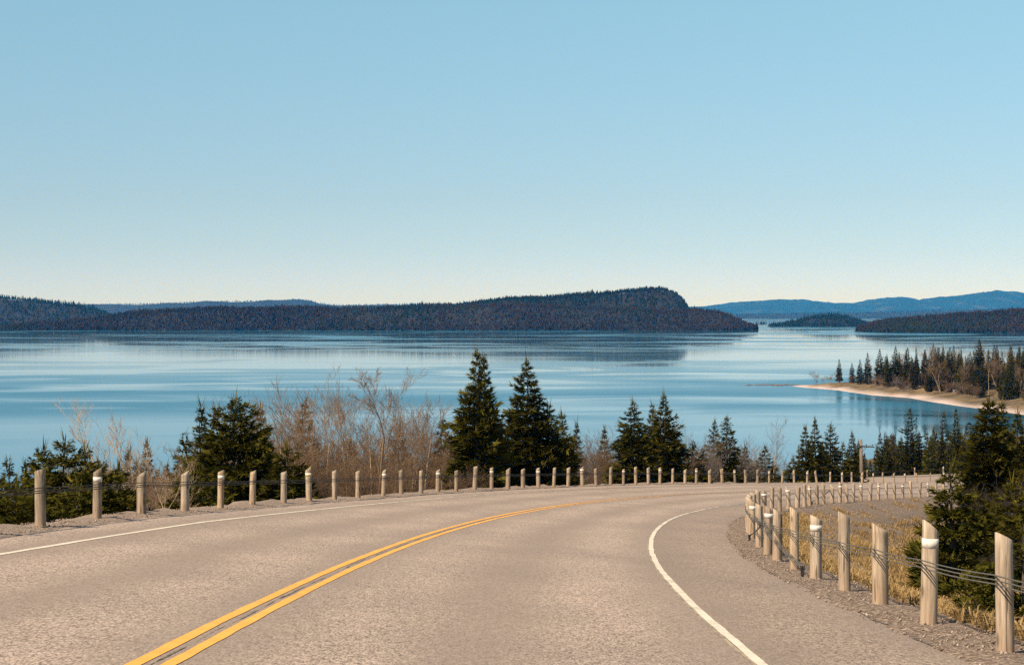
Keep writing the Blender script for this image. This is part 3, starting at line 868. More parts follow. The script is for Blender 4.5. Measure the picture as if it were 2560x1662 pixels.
# ------------------------------------------------------------------ trees
def spruce_meshes(h, r, seed, dens=1.0, spray=.26, bare=.05, power=.85, droop=.28, mat='spruce', ragged=.25, asym=0.0, twin=None, gap=0.0):
    """crown of whorled boughs carrying fans of needles, plus a tapered trunk"""
    rng = np.random.default_rng(seed)
    nb = int(46 * h * dens ** .5)
    u = bare + (1 - bare) * (np.arange(nb) + rng.random(nb)) / nb
    tier = np.clip(.34 * (h / 8) ** .5, .26, .5)
    lev = np.floor(u * h / tier) / (h / tier); u = np.clip(lev + .32 * (u - lev) + rng.normal(0, .006, nb), bare, .992)
    az = np.arange(nb) * 2.39996 + rng.normal(0, .4, nb)
    prof = np.clip((1 - u), 0, 1) ** power * (1 - .62 * np.exp(-(1 - u) / .11))
    prof *= np.clip((u - bare) / .10 + .55, 0, 1)
    ph = rng.random(4) * 6.28
    wave = 1 + ragged * (.6 * np.sin(2 * az + ph[0] + 9 * u) + .5 * np.sin(3 * az + ph[1] - 17 * u) + .5 * np.sin(az + ph[2] + 31 * u))
    if asym: wave *= 1 + asym * np.cos(az - ph[3])
    L = r * prof * np.clip(wave, .3, 1.6) * (.62 + .5 * rng.random(nb)) + .06
    if gap: L *= np.where(rng.random(nb) < gap, .35, 1)
    el = np.interp(u, [0, .35, .75, 1.0], [-.22, -.05, .25, .95]) + rng.normal(0, .10, nb)
    k = np.maximum((L * 23 * dens ** .5 * (.26 / spray)).astype(int), 4)
    bi = np.repeat(np.arange(nb), k)
    n = len(bi)
    w = (.12 + .88 * rng.random(n) ** .75)
    Lb = L[bi]; a = az[bi]; e = el[bi]
    rad = Lb * w * np.cos(e)
    zz = u[bi] * h + Lb * w * np.sin(e) - droop * Lb * (w - w * w * .75) + rng.normal(0, .035, n)
    fwd = np.stack([np.cos(a), np.sin(a), 0 * a], 1); sd = np.stack([-np.sin(a), np.cos(a), 0 * a], 1)
    lat = rng.normal(0, .16, n) * Lb * (1.05 - w) + rng.normal(0, .03, n)
    P = fwd * rad[:, None] + sd * lat[:, None]; P[:, 2] += zz
    ls = spray * (.55 + .75 * rng.random(n)) * np.clip(.34 + 1.5 * (1 - u[bi]), .34, 1.12)
    sgn = np.where(lat > 0, 1, -1)
    dr = fwd * (.55 + .5 * rng.random((n, 1))) + sd * (sgn * (.25 + .7 * rng.random(n)))[:, None] + np.stack([0 * a, 0 * a, rng.normal(.10, .28, n)], 1)
    tipm = w > .86
    dr[tipm] = fwd[tipm] + rng.normal(0, .25, (tipm.sum(), 3)) + np.array([0, 0, .25])
    dr /= np.linalg.norm(dr, axis=1)[:, None]
    rnd = rng.normal(0, 1, (n, 3)) * .6 + np.array([0, 0, 1.0])
    q = np.cross(dr, rnd); q /= np.linalg.norm(q, axis=1)[:, None]
    V, F, off = [], [], 0
    fan = (-.62, -.22, .2, .6)
    for j, an in enumerate(fan):
        d2 = dr * cos(an) + q * sin(an); d2[:, 2] += rng.normal(0, .12, n)
        start = P + dr * (ls * (.04 + .13 * j))[:, None]
        wd = q * (ls * .135)[:, None]
        lenj = ls * (.95 - .28 * abs(an)) * (.75 + .4 * rng.random(n))
        tri = np.stack([start - wd, start + wd, start + d2 * lenj[:, None]], 1)
        V.append(tri)
    V = np.stack(V, 1).reshape(-1, 3)
    nl = 14                                    # the leader's upright shoots
    a_ = rng.random(nl) * 6.28; l_ = rng.uniform(.2, .5, nl) * spray / .26; z_ = h - rng.random(nl) * spray * 2.2
    b_ = np.stack([.02 * np.cos(a_), .02 * np.sin(a_), z_], 1)
    w_ = np.stack([-np.sin(a_), np.cos(a_), 0 * a_], 1) * .022 * (spray / .26)
    t_ = b_ + np.stack([np.cos(a_) * l_ * .35, np.sin(a_) * l_ * .35, l_], 1)
    V = np.concatenate([V, np.stack([b_ - w_, b_ + w_, t_], 1).reshape(-1, 3)])
    F = np.arange(len(V)).reshape(-1, 3)
    var = np.append(np.repeat(np.clip(rng.random(n) * .8 + .25 * (w > .8) * rng.random(n), 0, 1), 12), np.full(nl * 3, .8))
    crown = mesh_np('crown', V, F, M[mat], False, dict(var=var))
    zz = np.array([-.4, 0, .15, .5, .85, 1.0]) * h
    zz[0] = -.6
    rr = np.array([1.25, 1.1, .9, .5, .16, .03]) * (.016 * h + .03)
    an = np.arange(7) * 2 * pi / 7
    bend = np.stack([.02 * h * np.sin(zz / h * 3 + ph[0]), .02 * h * np.sin(zz / h * 2.3 + ph[1])], 1) * .5
    TV = np.stack([bend[:, None, 0] + rr[:, None] * np.cos(an), bend[:, None, 1] + rr[:, None] * np.sin(an), np.repeat(zz[:, None], 7, 1)], 2).reshape(-1, 3)
    TF = [(i * 7 + j, i * 7 + (j + 1) % 7, (i + 1) * 7 + (j + 1) % 7, (i + 1) * 7 + j) for i in range(5) for j in range(7)]
    trunk = mesh_np('trunk', TV, np.array(TF), M['bark'], True)
    return crown, trunk

def place_tree(name, meshes, x, y, z, scale, rz, label, cat, group=None, lean=(0, 0)):
    t = empty(name, (x, y, z))
    sc = scale if hasattr(scale, '__len__') else (scale,) * 3
    t.scale = sc
    t.rotation_euler = (lean[0], lean[1], rz)
    set_props(t, label, cat, group)
    for me in meshes:
        obj(me.name.split('.')[0], me, t)
    return t

def spruce_at(u, v, d, hw, seed, label, group=None, sink=0.0, hmax=None, name='spruce_tree', vref=1175, **kw):
    x = (u - U0) * d / F_PX
    zb = float(ground_z([x], [d])[0]) - sink
    h = px(u, v, d)[2] - zb
    if hmax and h > hmax:
        zb += h - hmax; h = hmax
    uf = float(np.clip(((ZC + (V0 - vref) * d / F_PX) - zb) / h, .03, .62))
    if vref == 1175: hw = hw * .70
    r = hw * d / F_PX / (1 - uf) ** kw.get('power', .85)
    kw.setdefault('spray', float(np.clip(d * .0052, .16, .34)))
    ms = spruce_meshes(h, r, seed, **kw)
    return place_tree(name, ms, x, d, zb, 1, (seed * 1.7) % 6.28, label, 'tree', group)

LU = [111.7, 253, 364, 472, 561, 640.5, 719, 782.5, 846, 904.5, 967.5, 1013, 1062, 1104, 1150, 1196, 1238, 1279, 1317, 1355, 1393.5, 1430, 1465, 1500, 1535.5, 1568, 1599, 1630.5,
      1659.5, 1691, 1722, 1750, 1783.6, 1815, 1847, 1873.5, 1903, 1932.5, 1965, 1995]
_ones = 'first second third fourth fifth sixth seventh eighth ninth tenth eleventh twelfth thirteenth fourteenth fifteenth sixteenth seventeenth eighteenth nineteenth'.split()
_tens = {2: ('twenty', 'twentieth'), 3: ('thirty', 'thirtieth'), 4: ('forty', 'fortieth'), 5: ('fifty', 'fiftieth'), 6: ('sixty', 'sixtieth'), 7: ('seventy', 'seventieth'), 8: ('eighty', 'eightieth'), 9: ('ninety', 'ninetieth')}
def ordinal(n):
    if n == 100: return 'hundredth'
    if n > 100: return 'hundred-and-' + ordinal(n - 100)
    if n < 20: return _ones[n - 1]
    return _tens[n // 10][1] if n % 10 == 0 else _tens[n // 10][0] + '-' + _ones[n % 10 - 1]
def by_post(desc, u):
    i = int(np.argmin([abs(u - q) for q in LU]))
    return '%s behind the %s fence post from the left' % (desc, ordinal(i + 1))
def split_alike(items):
    """several behind one post: tell them apart by how far they stand from the road"""
    byl = {}
    for o in items: byl.setdefault(o['label'], []).append(o)
    for l, os_ in byl.items():
        if len(os_) > 1:
            for k, o in enumerate(sorted(os_, key=lambda q: q.location.y)): o['label'] = '%s, %s from the road' % (l, ordinal(k + 1))
def number_them(items, desc, ref):
    """things told apart only by their order along the picture"""
    for k, (u, o) in enumerate(sorted(items, key=lambda q: q[0])):
        o['label'] = '%s, %s from %s' % (desc, ordinal(k + 1), ref)
HID = []
LOW, POINT_S, POINT_B, POINT_BU = [], [], [], []

# -- the named conifers behind the lake-side fence
spruce_at(161, 1099, 33, 125, 1, 'bushy green spruce behind the fence, tallest at the left edge', dens=2.4, power=.75)
spruce_at(108, 1122, 35, 115, 2, 'lower green spruce just left of the tallest spruce at the left edge', dens=2.4, power=.75)
spruce_at(214, 1116, 36, 60, 3, 'small spruce with upright shoots right of the bushy left edge spruce', dens=1.3)
spruce_at(250, 1158, 32, 110, 4, 'low rounded spruce bush behind the second fence post from the left', dens=2.4, power=.55)
spruce_at(40, 1205, 30, 120, 5, 'low spruce bush spilling over the gravel at the left edge', dens=1.4, power=.5)
spruce_at(110, 1222, 29.5, 120, 60, 'low spruce bush between the first and second posts', dens=1.5, power=.5)
spruce_at(195, 1205, 31, 110, 61, 'low spruce bush just right of the first post', dens=1.5, power=.5)
spruce_at(300, 1205, 34, 95, 62, 'low spruce bush left of the third post', dens=1.4, power=.5)
spruce_at(500, 1180, 42, 100, 63, 'low spruce skirt left of the fifth post', dens=1.4, power=.5)
spruce_at(20, 1150, 42, 60, 70, 'dark spruce behind the bushes at the left edge', dens=1.4, power=.7, mat='spruce_dark')
spruce_at(296, 1165, 42, 62, 71, 'green spruce left of the leaning bare tree', dens=1.5, power=.65)
spruce_at(462, 1085, 62, 62, 72, 'dark spruce between the forked pale tree and the dark pine', dens=1.3, power=.75, mat='spruce_dark')
spruce_at(655, 1095, 54, 85, 73, 'green spruce at the right foot of the broad spruce', dens=1.6, power=.62)
spruce_at(-22, 1150, 33, 60, 6, 'spruce cut off by the left edge of the picture', dens=1.3)
spruce_at(63, 1164, 62, 34, 7, 'dark narrow spruce far behind the left edge spruces', mat='spruce_dark')
spruce_at(222, 1128, 60, 30, 8, 'thin dark spruce peeking up between the left spruces', mat='spruce_dark')
spruce_at(322, 1128, 58, 42, 9, 'brownish spruce behind the leaning bare tree', mat='spruce_brown')
spruce_at(367, 1110, 66, 22, 10, 'thin brown spruce right of the leaning bare tree', mat='spruce_brown')
spruce_at(503, 1014, 66, 52, 11, 'dark pine with rounded crown left of the broad spruce', mat='spruce_dark', power=.5, gap=.35, bare=.12, ragged=.4, name='pine_tree')
spruce_at(588, 997, 52, 185, 12, 'broad bushy spruce, widest tree in the left half', dens=2.3, power=.62, ragged=.2)
spruce_at(650, 1022, 66, 60, 13, 'brown spruce touching the right side of the broad spruce', mat='spruce_brown', dens=1.2)
spruce_at(540, 1030, 64, 62, 14, 'dark spruce hidden behind the left side of the broad spruce', mat='spruce_dark')
spruce_at(717, 1116, 50, 78, 15, 'low green spruce bush right of the broad spruce', dens=1.4, power=.62)
spruce_at(762, 1007, 70, 66, 16, 'brownish pointed spruce among the bare trees', mat='spruce_brown', power=.8)
spruce_at(876, 1100, 72, 50, 17, 'short brown spruce in the bare thicket left of the forked tree', mat='spruce_brown')
spruce_at(998, 1064, 78, 44, 18, 'slim faded spruce in the bare thicket right of the forked tree', mat='spruce_brown')
spruce_at(1107, 1050, 80, 48, 19, 'brown dying spruce just left of the tall twin spruce', mat='spruce_brown')
spruce_at(1192, 876, 74, 104, 20, 'tall slender spruce with twin spires, highest tree in view', dens=1.35, power=.92, ragged=.34, bare=.10, mat='spruce')
spruce_at(1209, 884, 75.5, 88, 21, 'right hand spire of the twin spruce', dens=1.1, power=1.0, ragged=.34, bare=.12)
spruce_at(1317, 899, 80, 128, 22, 'big full spruce right of the twin spires', dens=1.5, power=.82, ragged=.22)
spruce_at(1372, 1010, 80, 80, 23, 'spruce crown growing into the right side of the big full spruce', dens=1.3, power=.7)
spruce_at(1404, 1034, 84, 50, 24, 'narrow spruce at the right shoulder of the big full spruce', dens=1.2, power=.7, mat='spruce_dark')
spruce_at(1268, 1085, 78, 70, 25, 'dark young spruce between the twin spires and the big full spruce', dens=1.2, mat='spruce_dark')
spruce_at(1441, 1060, 104, 36, 26, 'thin sparse spruce standing in the gap right of the big spruce', gap=.3, mat='spruce_dark')
spruce_at(1511, 1069, 112, 34, 27, 'thin spire spruce in front of grey bare bushes', mat='spruce_dark', power=1.0)
spruce_at(1583, 1006, 92, 84, 28, 'full dark spruce, left of the middle pair', dens=1.4, power=.72, ragged=.25, mat='spruce')
spruce_at(1659, 988, 97, 92, 29, 'tall dark spruce, right of the middle pair', dens=1.4, power=.85, ragged=.28, mat='spruce_dark')
spruce_at(1631, 1013, 101, 52, 30, 'narrow spruce top squeezed inside the middle pair', mat='spruce_dark')
spruce_at(1733, 1104, 108, 48, 31, 'small dark spruce right of the middle pair', mat='spruce_dark')
spruce_at(1757, 1120, 112, 30, 32, 'little spruce beside the small dark spruce', mat='spruce_dark')
spruce_at(1786, 1054, 122, 42, 33, 'ragged spruce left of the column shaped spruce', mat='spruce_dark', gap=.3, ragged=.45, power=.6)
spruce_at(1817, 1040, 118, 46, 34, 'column shaped spruce with open boughs', gap=.15, power=.55, ragged=.35, dens=1.2)
spruce_at(1863, 1116, 124, 26, 35, 'thin spruce sapling between column spruce and tall bare birch', mat='spruce_dark', power=.9)
spruce_at(1913, 1116, 128, 36, 36, 'dark spruce directly left of the tall bare birch', mat='spruce_dark')
spruce_at(1983, 1146, 128, 36, 37, 'short pointed spruce right of the tall bare birch', mat='spruce_dark')
spruce_at(1938, 1180, 126, 26, 38, 'tiny spruce poking above the fence near the tall bare birch', mat='spruce_dark')
spruce_at(2013, 1066, 134, 32, 39, 'narrow black spruce, left of two slim spires', power=.8, mat='spruce_dark', dens=1.2)
spruce_at(2038, 1050, 138, 38, 40, 'taller of the two slim black spires', power=.85, mat='spruce_dark', dens=1.2)
spruce_at(2076, 1061, 142, 46, 41, 'pine with rounded open crown beside the slim spires', mat='spruce_dark', power=.38, gap=.5, ragged=.45, bare=.2, name='pine_tree')
spruce_at(2055, 1110, 150, 30, 42, 'dark spruce low between slim spire and round pine', mat='spruce_dark')
spruce_at(2107, 1108, 150, 34, 43, 'small spruce left of the utility pole', mat='spruce_dark')
spruce_at(2130, 1083, 156, 32, 44, 'narrow spruce touching the utility pole crossarm', mat='spruce_dark')
spruce_at(2213, 1087, 205, 42, 45, 'broad dark spruce right of the utility pole', mat='spruce_dark', dens=1.2)
spruce_at(2233, 1086, 212, 36, 46, 'brown spruce behind the broad dark spruce right of the pole', mat='spruce_brown')
spruce_at(2275, 1022, 208, 44, 47, 'tall scraggly pine with gappy crown above the lower road', mat='spruce_dark', power=.35, gap=.6, ragged=.5, bare=.25, name='pine_tree')
spruce_at(2298, 1080, 210, 38, 48, 'spruce right of the scraggly pine', mat='spruce_dark', dens=1.2)
spruce_at(2334, 1072, 214, 36, 49, 'slender spruce in the dark stand above the lower road', mat='spruce_dark', dens=1.2)
spruce_at(2360, 1029, 216, 36, 50, 'tall ragged spruce, left of the tallest two in the right stand', mat='spruce_dark', gap=.3, ragged=.4, power=.6)
spruce_at(2390, 1021, 214, 34, 51, 'tall thin spruce with crooked tip in the right stand', mat='spruce_dark', gap=.4, ragged=.5, power=.55)
spruce_at(2416, 1064, 212, 36, 52, 'pointed spruce left of the big near spruce', mat='spruce_dark')
spruce_at(2472, 1003, 64, 80, 53, 'big dense dark spruce by the right edge', dens=2.6, power=.42, ragged=.3, mat='spruce_dark', bare=.16, hmax=6.2)
spruce_at(2505, 1008, 78, 52, 54, 'narrow spruce behind the big dense spruce at the right', power=.6, mat='spruce_dark', dens=1.3)
spruce_at(2545, 1032, 92, 46, 55, 'spruce cut by the right edge of the picture', power=.7, mat='spruce_dark', dens=1.2)
spruce_at(2378, 1158, 28, 112, 56, 'bushy young spruce standing behind the near posts', dens=2.2, power=.72, ragged=.28, spray=.15, vref=1480)
spruce_at(2440, 1235, 34, 95, 57, 'dark young spruce behind the right side of the bushy young spruce', dens=1.6, power=.6, spray=.17, mat='spruce_dark', vref=1480)
spruce_at(2562, 1322, 17.5, 120, 58, 'low spruce bush at the right edge behind the nearest post', dens=2.0, power=.55, spray=.13, vref=1480)
spruce_at(2420, 1440, 20, 110, 59, 'spruce bush filling the hollow between the nearest posts', dens=1.8, power=.5, spray=.13, vref=1480)

spruce_at(2530, 1205, 44, 70, 64, 'dark spruce low at the right edge behind the brush', dens=1.4, power=.6, mat='spruce_dark', vref=1300)
spruce_at(2490, 1255, 38, 60, 65, 'small dark spruce below the big dense spruce', dens=1.4, power=.6, mat='spruce_dark', vref=1350)

spruce_at(2570, 1230, 36, 70, 74, 'dark spruce half cut by the right edge above the nearest post', dens=1.5, power=.6, mat='spruce_dark', vref=1350)

# -- stand of conifers on the slope below the bend (copies of five kinds)
PROTO = [spruce_meshes(8, r_, 200 + i, dens=.8, spray=.34, power=p_, ragged=.32, gap=g_, mat=m_, bare=.08)
         for i, (r_, p_, g_, m_) in enumerate([(1.15, .85, .1, 'spruce_dark'), (1.4, .75, .15, 'spruce'), (1.0, .65, .3, 'spruce_brown'), (1.25, .8, .1, 'spruce_brown'), (1.5, .6, .2, 'spruce'), (.8, .9, .2, 'spruce_dark')])]
rng = random.Random(4)
for i in range(105):
    u = 2130 + 440 * rng.random() ** .9
    d = 198 + 62 * rng.random()
    v = 1078 + rng.random() * 58 + (22 if u < 2200 else 0)
    x = (u - U0) * d / F_PX
    if side_dist(np.array([x]), np.array([d]))[0][0] < 8: continue
    zb = float(ground_z([x], [d])[0]); h = px(u, v, d)[2] - zb
    if h < 2: continue
    k = rng.randrange(6)
    LOW.append((u, place_tree('spruce_tree', PROTO[k], x, d, zb - .1, h / 8, rng.random() * 6.28, 'slim dark spruce', 'tree', 'spruces in the stand behind the lower road')))
number_them(LOW, 'slim dark spruce in the stand behind the lower road', 'the utility pole')
for i in range(26):
    u = 60 + 1750 * rng.random(); d0 = float(np.interp(u, [0, 600, 1200, 1800], [52, 72, 92, 128])); d = d0 * (1.05 + .25 * rng.random())
    v = float(np.interp(u, [0, 600, 1300, 1800], [1178, 1120, 1130, 1160])) + 30 * rng.random()
    x = (u - U0) * d / F_PX; zb = float(ground_z([x], [d])[0]); h = px(u, v, d)[2] - zb
    if h < 1.5 or zb < .3: continue
    HID.append(place_tree('spruce_tree', PROTO[rng.choice([0, 1, 3, 3, 5])], x, d, zb - .1, h / 8, rng.random() * 6.28, by_post('short half hidden spruce', u), 'tree', 'half hidden spruces behind the lake-side fence'))

split_alike(HID)

# -- bare trees and shrubs
def bare_meshes(seed, stems=1, levels=5, spread=.55, lean=0.0, bark='birch', twig='twig', up=.35, fork=.0, thick=1.0, dense=1.0):
    """leafless tree of unit-height 8 m: recursive forking limbs"""
    rg = random.Random(seed)
    segs = [[], []]
    def grow(p, d, L, r, lv):
        n = 4 if lv < 2 else 3
        for i in range(n):
            wb = .06 if lv == 0 else .14
            dd = Vector(d) + Vector((rg.gauss(0, wb), rg.gauss(0, wb), rg.gauss(0, .08) + .05 * up))
            dd.normalize()
            q = p + dd * (L / n)
            r2 = r * (.86 if lv < levels - 1 else .7)
            segs[0 if lv < 1 else 1].append((p.copy(), q.copy(), r, r2))
            if lv < levels - 1 and (i > 0 or lv > 1):
                kids = 1 if rg.random() > .45 * dense else 2
                for _ in range(kids):
                    ax = Vector((rg.gauss(0, 1), rg.gauss(0, 1), rg.gauss(0, .35)))
                    c = (dd + ax.normalized() * (spread + .35 * rg.random())).normalized()
                    c.z += up * .4; c.normalize()
                    f = .42 + .28 * rg.random()
                    grow(q, c, L * f * (1.0 - .08 * i), r2 * (.45 + .2 * rg.random()), lv + 1)
            p, d, r = q, dd, r2
    for s_ in range(stems):
        a = rg.random() * 6.28
        if stems == 1: d = Vector((lean, 0, 1)); b = Vector((0, 0, -.3)); L = 7.0
        else:
            d = Vector((cos(a) * (.16 + .3 * rg.random()) + lean, sin(a) * (.16 + .3 * rg.random()), 1)); b = Vector((cos(a) * .15, sin(a) * .15, -.3)); L = 4.2 + 2.6 * rg.random()
        d.normalize()
        grow(b, d, L, (.075 if stems == 1 else .045) * thick, 0)
    zmax = max(q.z for lst in segs for (_, q, _, _) in lst)
    k = 8.0 / zmax
    out = []
    for lst, nm, mt, sides in ((segs[0], 'trunk', bark, 5), (segs[1], 'crown', twig, 3)):
        A_ = np.array([list(a) for a, _, _, _ in lst]) * k; B_ = np.array([list(b) for _, b, _, _ in lst]) * k
        ra = np.maximum(np.array([r for _, _, r, _ in lst]) * k, .0062 if nm == 'crown' else .010); rb_ = np.maximum(np.array([r for _, _, _, r in lst]) * k, .0050 if nm == 'crown' else .009)
        d = B_ - A_; d /= np.linalg.norm(d, axis=1)[:, None] + 1e-9
        h = np.where((np.abs(d[:, 2]) > .9)[:, None], np.array([1., 0, 0]), np.array([0, 0, 1.]))
        a1 = np.cross(d, h); a1 /= np.linalg.norm(a1, axis=1)[:, None]; a2 = np.cross(d, a1)
        an = np.arange(sides) * 2 * pi / sides
        circ = np.cos(an)[None, :, None] * a1[:, None] + np.sin(an)[None, :, None] * a2[:, None]
        V = np.stack([A_[:, None] + circ * ra[:, None, None], B_[:, None] + circ * rb_[:, None, None]], 1).reshape(-1, 3)
        f = np.array([(j, (j + 1) % sides, sides + (j + 1) % sides, sides + j) for j in range(sides)])
        Fc = (f[None] + 2 * sides * np.arange(len(lst))[:, None, None]).reshape(-1, 4)
        out.append(mesh_np(nm, V, Fc, M[mt], False))
    return out

BT = [bare_meshes(301, 1, 5, .5, .0), bare_meshes(302, 1, 5, .6, .0, up=.5), bare_meshes(303, 2, 5, .5), bare_meshes(304, 1, 5, .75, .05, up=.25),
      bare_meshes(305, 3, 5, .55, -.1, thick=1.2)]
BS = [bare_meshes(311, 6, 5, .6, bark='twig', twig='twig', dense=1.0), bare_meshes(312, 7, 5, .65, bark='twig_red', twig='twig_red', dense=1.0),
      bare_meshes(313, 6, 5, .6, bark='twig_grey', twig='twig_grey', dense=1.0), bare_meshes(314, 5, 5, .7, bark='twig', twig='twig_red', dense=1.0)]

M['twig_dark'] = mat_simple('dark_brush', [(0.3, (0.030, 0.021, 0.017)), (0.7, (0.072, 0.052, 0.041))], 3)
BD = bare_meshes(316, 7, 5, .65, bark='twig_dark', twig='twig_dark')
def bare_at(u, v, d, meshes, label, group=None, name='bare_tree', rz=0.0, wide=1.0, hmax=None, lean=(0, 0)):
    x = (u - U0) * d / F_PX
    zb = float(ground_z([x], [d])[0]); h = px(u, v, d)[2] - zb
    if hmax and h > hmax: zb += h - hmax; h = hmax
    return place_tree(name, meshes, x, d, zb, (h / 8 * wide, h / 8 * wide, h / 8), rz, label, 'tree' if name == 'bare_tree' else 'shrub', group, lean)

bare_at(335, 985, 46, bare_meshes(321, 3, 5, .5, -.22, thick=2.3, twig='birch'), 'pale bare tree leaning left behind the third post', wide=.8)
bare_at(447, 1096, 38, bare_meshes(322, 2, 5, .6, -.05, thick=2.0, twig='birch'), 'small forked pale tree behind the fourth post', wide=.9)
bare_at(708, 931, 57, BT[1], 'tall thin bare tree left of the brownish pointed spruce', rz=.5, wide=.75)
bare_at(834, 908, 62, BT[2], 'tall bare birch, tallest leafless tree of the thicket', rz=2.0, wide=.7)
bare_at(946, 911, 64, bare_meshes(323, 1, 6, .62, .0, thick=1.8, up=.3, bark='twig'), 'forked bare tree with wide spreading limbs in the thicket', wide=.95)
bare_at(1054, 972, 68, BT[0], 'bare tree with bushy crown left of the twin spruce', rz=1.0, wide=.95)
bare_at(1928, 1035, 127, BT[1], 'tall bare birch standing alone against the water', rz=2.4, wide=.8)
bare_at(1542, 1052, 116, BS[2], 'grey bare bush left of the middle pair of spruces', name='bare_shrub', wide=.9)
bare_at(1705, 1056, 126, BT[3], 'pale bare birch right of the middle pair of spruces', rz=1.0, wide=1.0)
bare_at(1880, 1105, 132, BT[4], 'twisted pale bare tree left of the lone birch', rz=1.6)
bare_at(1100, 1150, 66, BT[3], 'crooked pale sapling leaning in front of the twin spruce', rz=4.0, wide=.8)
rng = random.Random(9)
def thicket(n, u0, u1, dfun, vfun, kinds, label, group, name='bare_shrub', wide=(.7, 1.1), ref=None):
    made = []
    for i in range(n):
        u = u0 + (u1 - u0) * (i + rng.random()) / n
        d = dfun(u) * (1 + .22 * rng.random()); v = vfun(u) + rng.gauss(0, 22)
        x = (u - U0) * d / F_PX
        zb = float(ground_z([x], [d])[0]); h = px(u, v, d)[2] - zb
        if h < 1 or zb < .2: continue
        t_ = place_tree(name, rng.choice(kinds), x, d, zb, (h / 8 * rng.uniform(*wide),) * 2 + (h / 8,), rng.random() * 6.28, label, 'shrub' if name == 'bare_shrub' else 'tree', group)
        made.append((u, t_))
    if ref: number_them(made, label, ref)
    else:
        for u, o in made: o['label'] = by_post(label, u)
        split_alike([o for _, o in made])
ip = lambda xs_, ys_: (lambda u: float(np.interp(u, xs_, ys_)))
dleft = ip([0, 300, 600, 900, 1200, 1500, 1800, 2100], [33, 42, 54, 64, 72, 92, 112, 140])
thicket(16, 10, 560, dleft, ip([0, 230, 330, 560], [1190, 1130, 1130, 1140]), [BS[0], BS[2], BS[3]], 'low bare brush', 'bare brush at the left')
thicket(21, 570, 1180, dleft, ip([570, 700, 850, 1000, 1180], [1075, 1060, 1060, 1060, 1100]), [BS[0], BS[0], BS[1], BS[3]], 'brown thicket shrub', 'shrubs of the thicket left of the twin spruce')
thicket(20, 590, 1160, dleft, ip([590, 700, 850, 1000, 1160], [1000, 975, 965, 985, 1040]), [BT[0], BT[1], BT[2]], 'slim bare tree', 'slim bare trees of the thicket', 'bare_tree', (.55, .85))
thicket(20, 600, 1180, lambda u: dleft(u) * .93, ip([600, 1180], [1150, 1160]), [BS[0], BS[1], BS[3]], 'low brown bush', 'low bushes behind the fence')
thicket(26, 1400, 1990, dleft, ip([1400, 1500, 1560, 1700, 1990], [1120, 1090, 1080, 1090, 1150]), [BS[2], BS[2], BS[1]], 'grey leafless shrub', 'grey shrubs behind the middle of the fence')
thicket(24, 2130, 2600, lambda u: 195., ip([2130, 2600], [1130, 1110]), [BS[1], BS[2], BS[3]], 'brown shrub below the stand behind the lower road', 'shrubs behind the lower road', ref='the utility pole')
thicket(12, 2440, 2640, lambda u: 46., ip([2440, 2640], [1230, 1180]), [BD], 'dense dark brush at the right edge below the big spruce', 'brush at the right edge', ref='the left')
thicket(12, 2380, 2640, lambda u: 30., ip([2380, 2640], [1330, 1300]), [BD], 'bare brush in the hollow behind the near posts', 'brush in the hollow', ref='the left')

# -- trees on the point
PT = [(2098, 897, 590, 0), (2130, 906, 582, 3), (2150, 898, 575, 3), (2169, 881, 572, 0), (2199, 872, 566, 1), (2217, 886, 560, 5), (2239, 865, 556, 1), (2269, 868, 548, 0), (2291, 900, 540, 5), (2312, 877, 536, 2),
      (2345, 868, 532, 3), (2375, 867, 530, 1), (2403, 874, 524, 5), (2420, 888, 520, 2), (2448, 848, 516, 1), (2472, 874, 512, 5), (2505, 880, 506, 2), (2528, 865, 500, 0), (2547, 868, 498, 5), (2451, 915, 486, 0), (2560, 880, 490, 1), (2585, 870, 480, 0)]
for i, (u, v, d, k) in enumerate(PT):
    d *= .965
    x = (u - U0) * d / F_PX; zb = max(float(ground_z([x], [d])[0]), .3); h = px(u, v, d)[2] - zb
    t_ = place_tree('spruce_tree', PROTO[k], x, d, zb - .1, (h / 8 * 1.15, h / 8 * 1.15, h / 8), i * 1.3,
               'lone dark spruce at the tip of the wooded point' if i == 0 else ('dark spruce standing in front on the point near the beach' if i == 19 else 'dark spruce on the wooded point above the beach'),
               'tree', None if i in (0, 19) else 'spruces on the point')
    if i not in (0, 19): POINT_S.append((u, t_))
rng = random.Random(21)
def shore_x(y): return float(np.interp(y, [365, 412, 446, 470, 495, 510, 545, 569, 592], [114, 117, 112.5, 110, 109, 102, 98, 88, 77]))
for i in range(300):
    d = 418 + 132 * rng.random(); x = shore_x(d) + 12 + 58 * rng.random() ** 1.4 + max(0, 450 - d) * .25
    u = U0 + x * F_PX / d
    zb = float(ground_z([x], [d])[0])
    if zb < .4 or u > 2640: continue
    h = rng.uniform(5.5, 11)
    if rng.random() < .66:
        POINT_S.append((u, place_tree('spruce_tree', PROTO[rng.randrange(6)], x, d, zb - .1, h / 8, rng.random() * 6.28, 'dark spruce', 'tree', 'spruces on the point')))
    else:
        POINT_B.append((u, place_tree('bare_tree', BT[rng.randrange(5)], x, d, zb, (h / 8 * .9, h / 8 * .9, h / 8), rng.random() * 6.28, 'pale bare tree', 'tree', 'bare trees on the point')))
number_them(POINT_S, 'dark spruce on the wooded point above the beach', 'the tip')
number_them(POINT_B, 'pale bare tree among the spruces on the point', 'the tip')
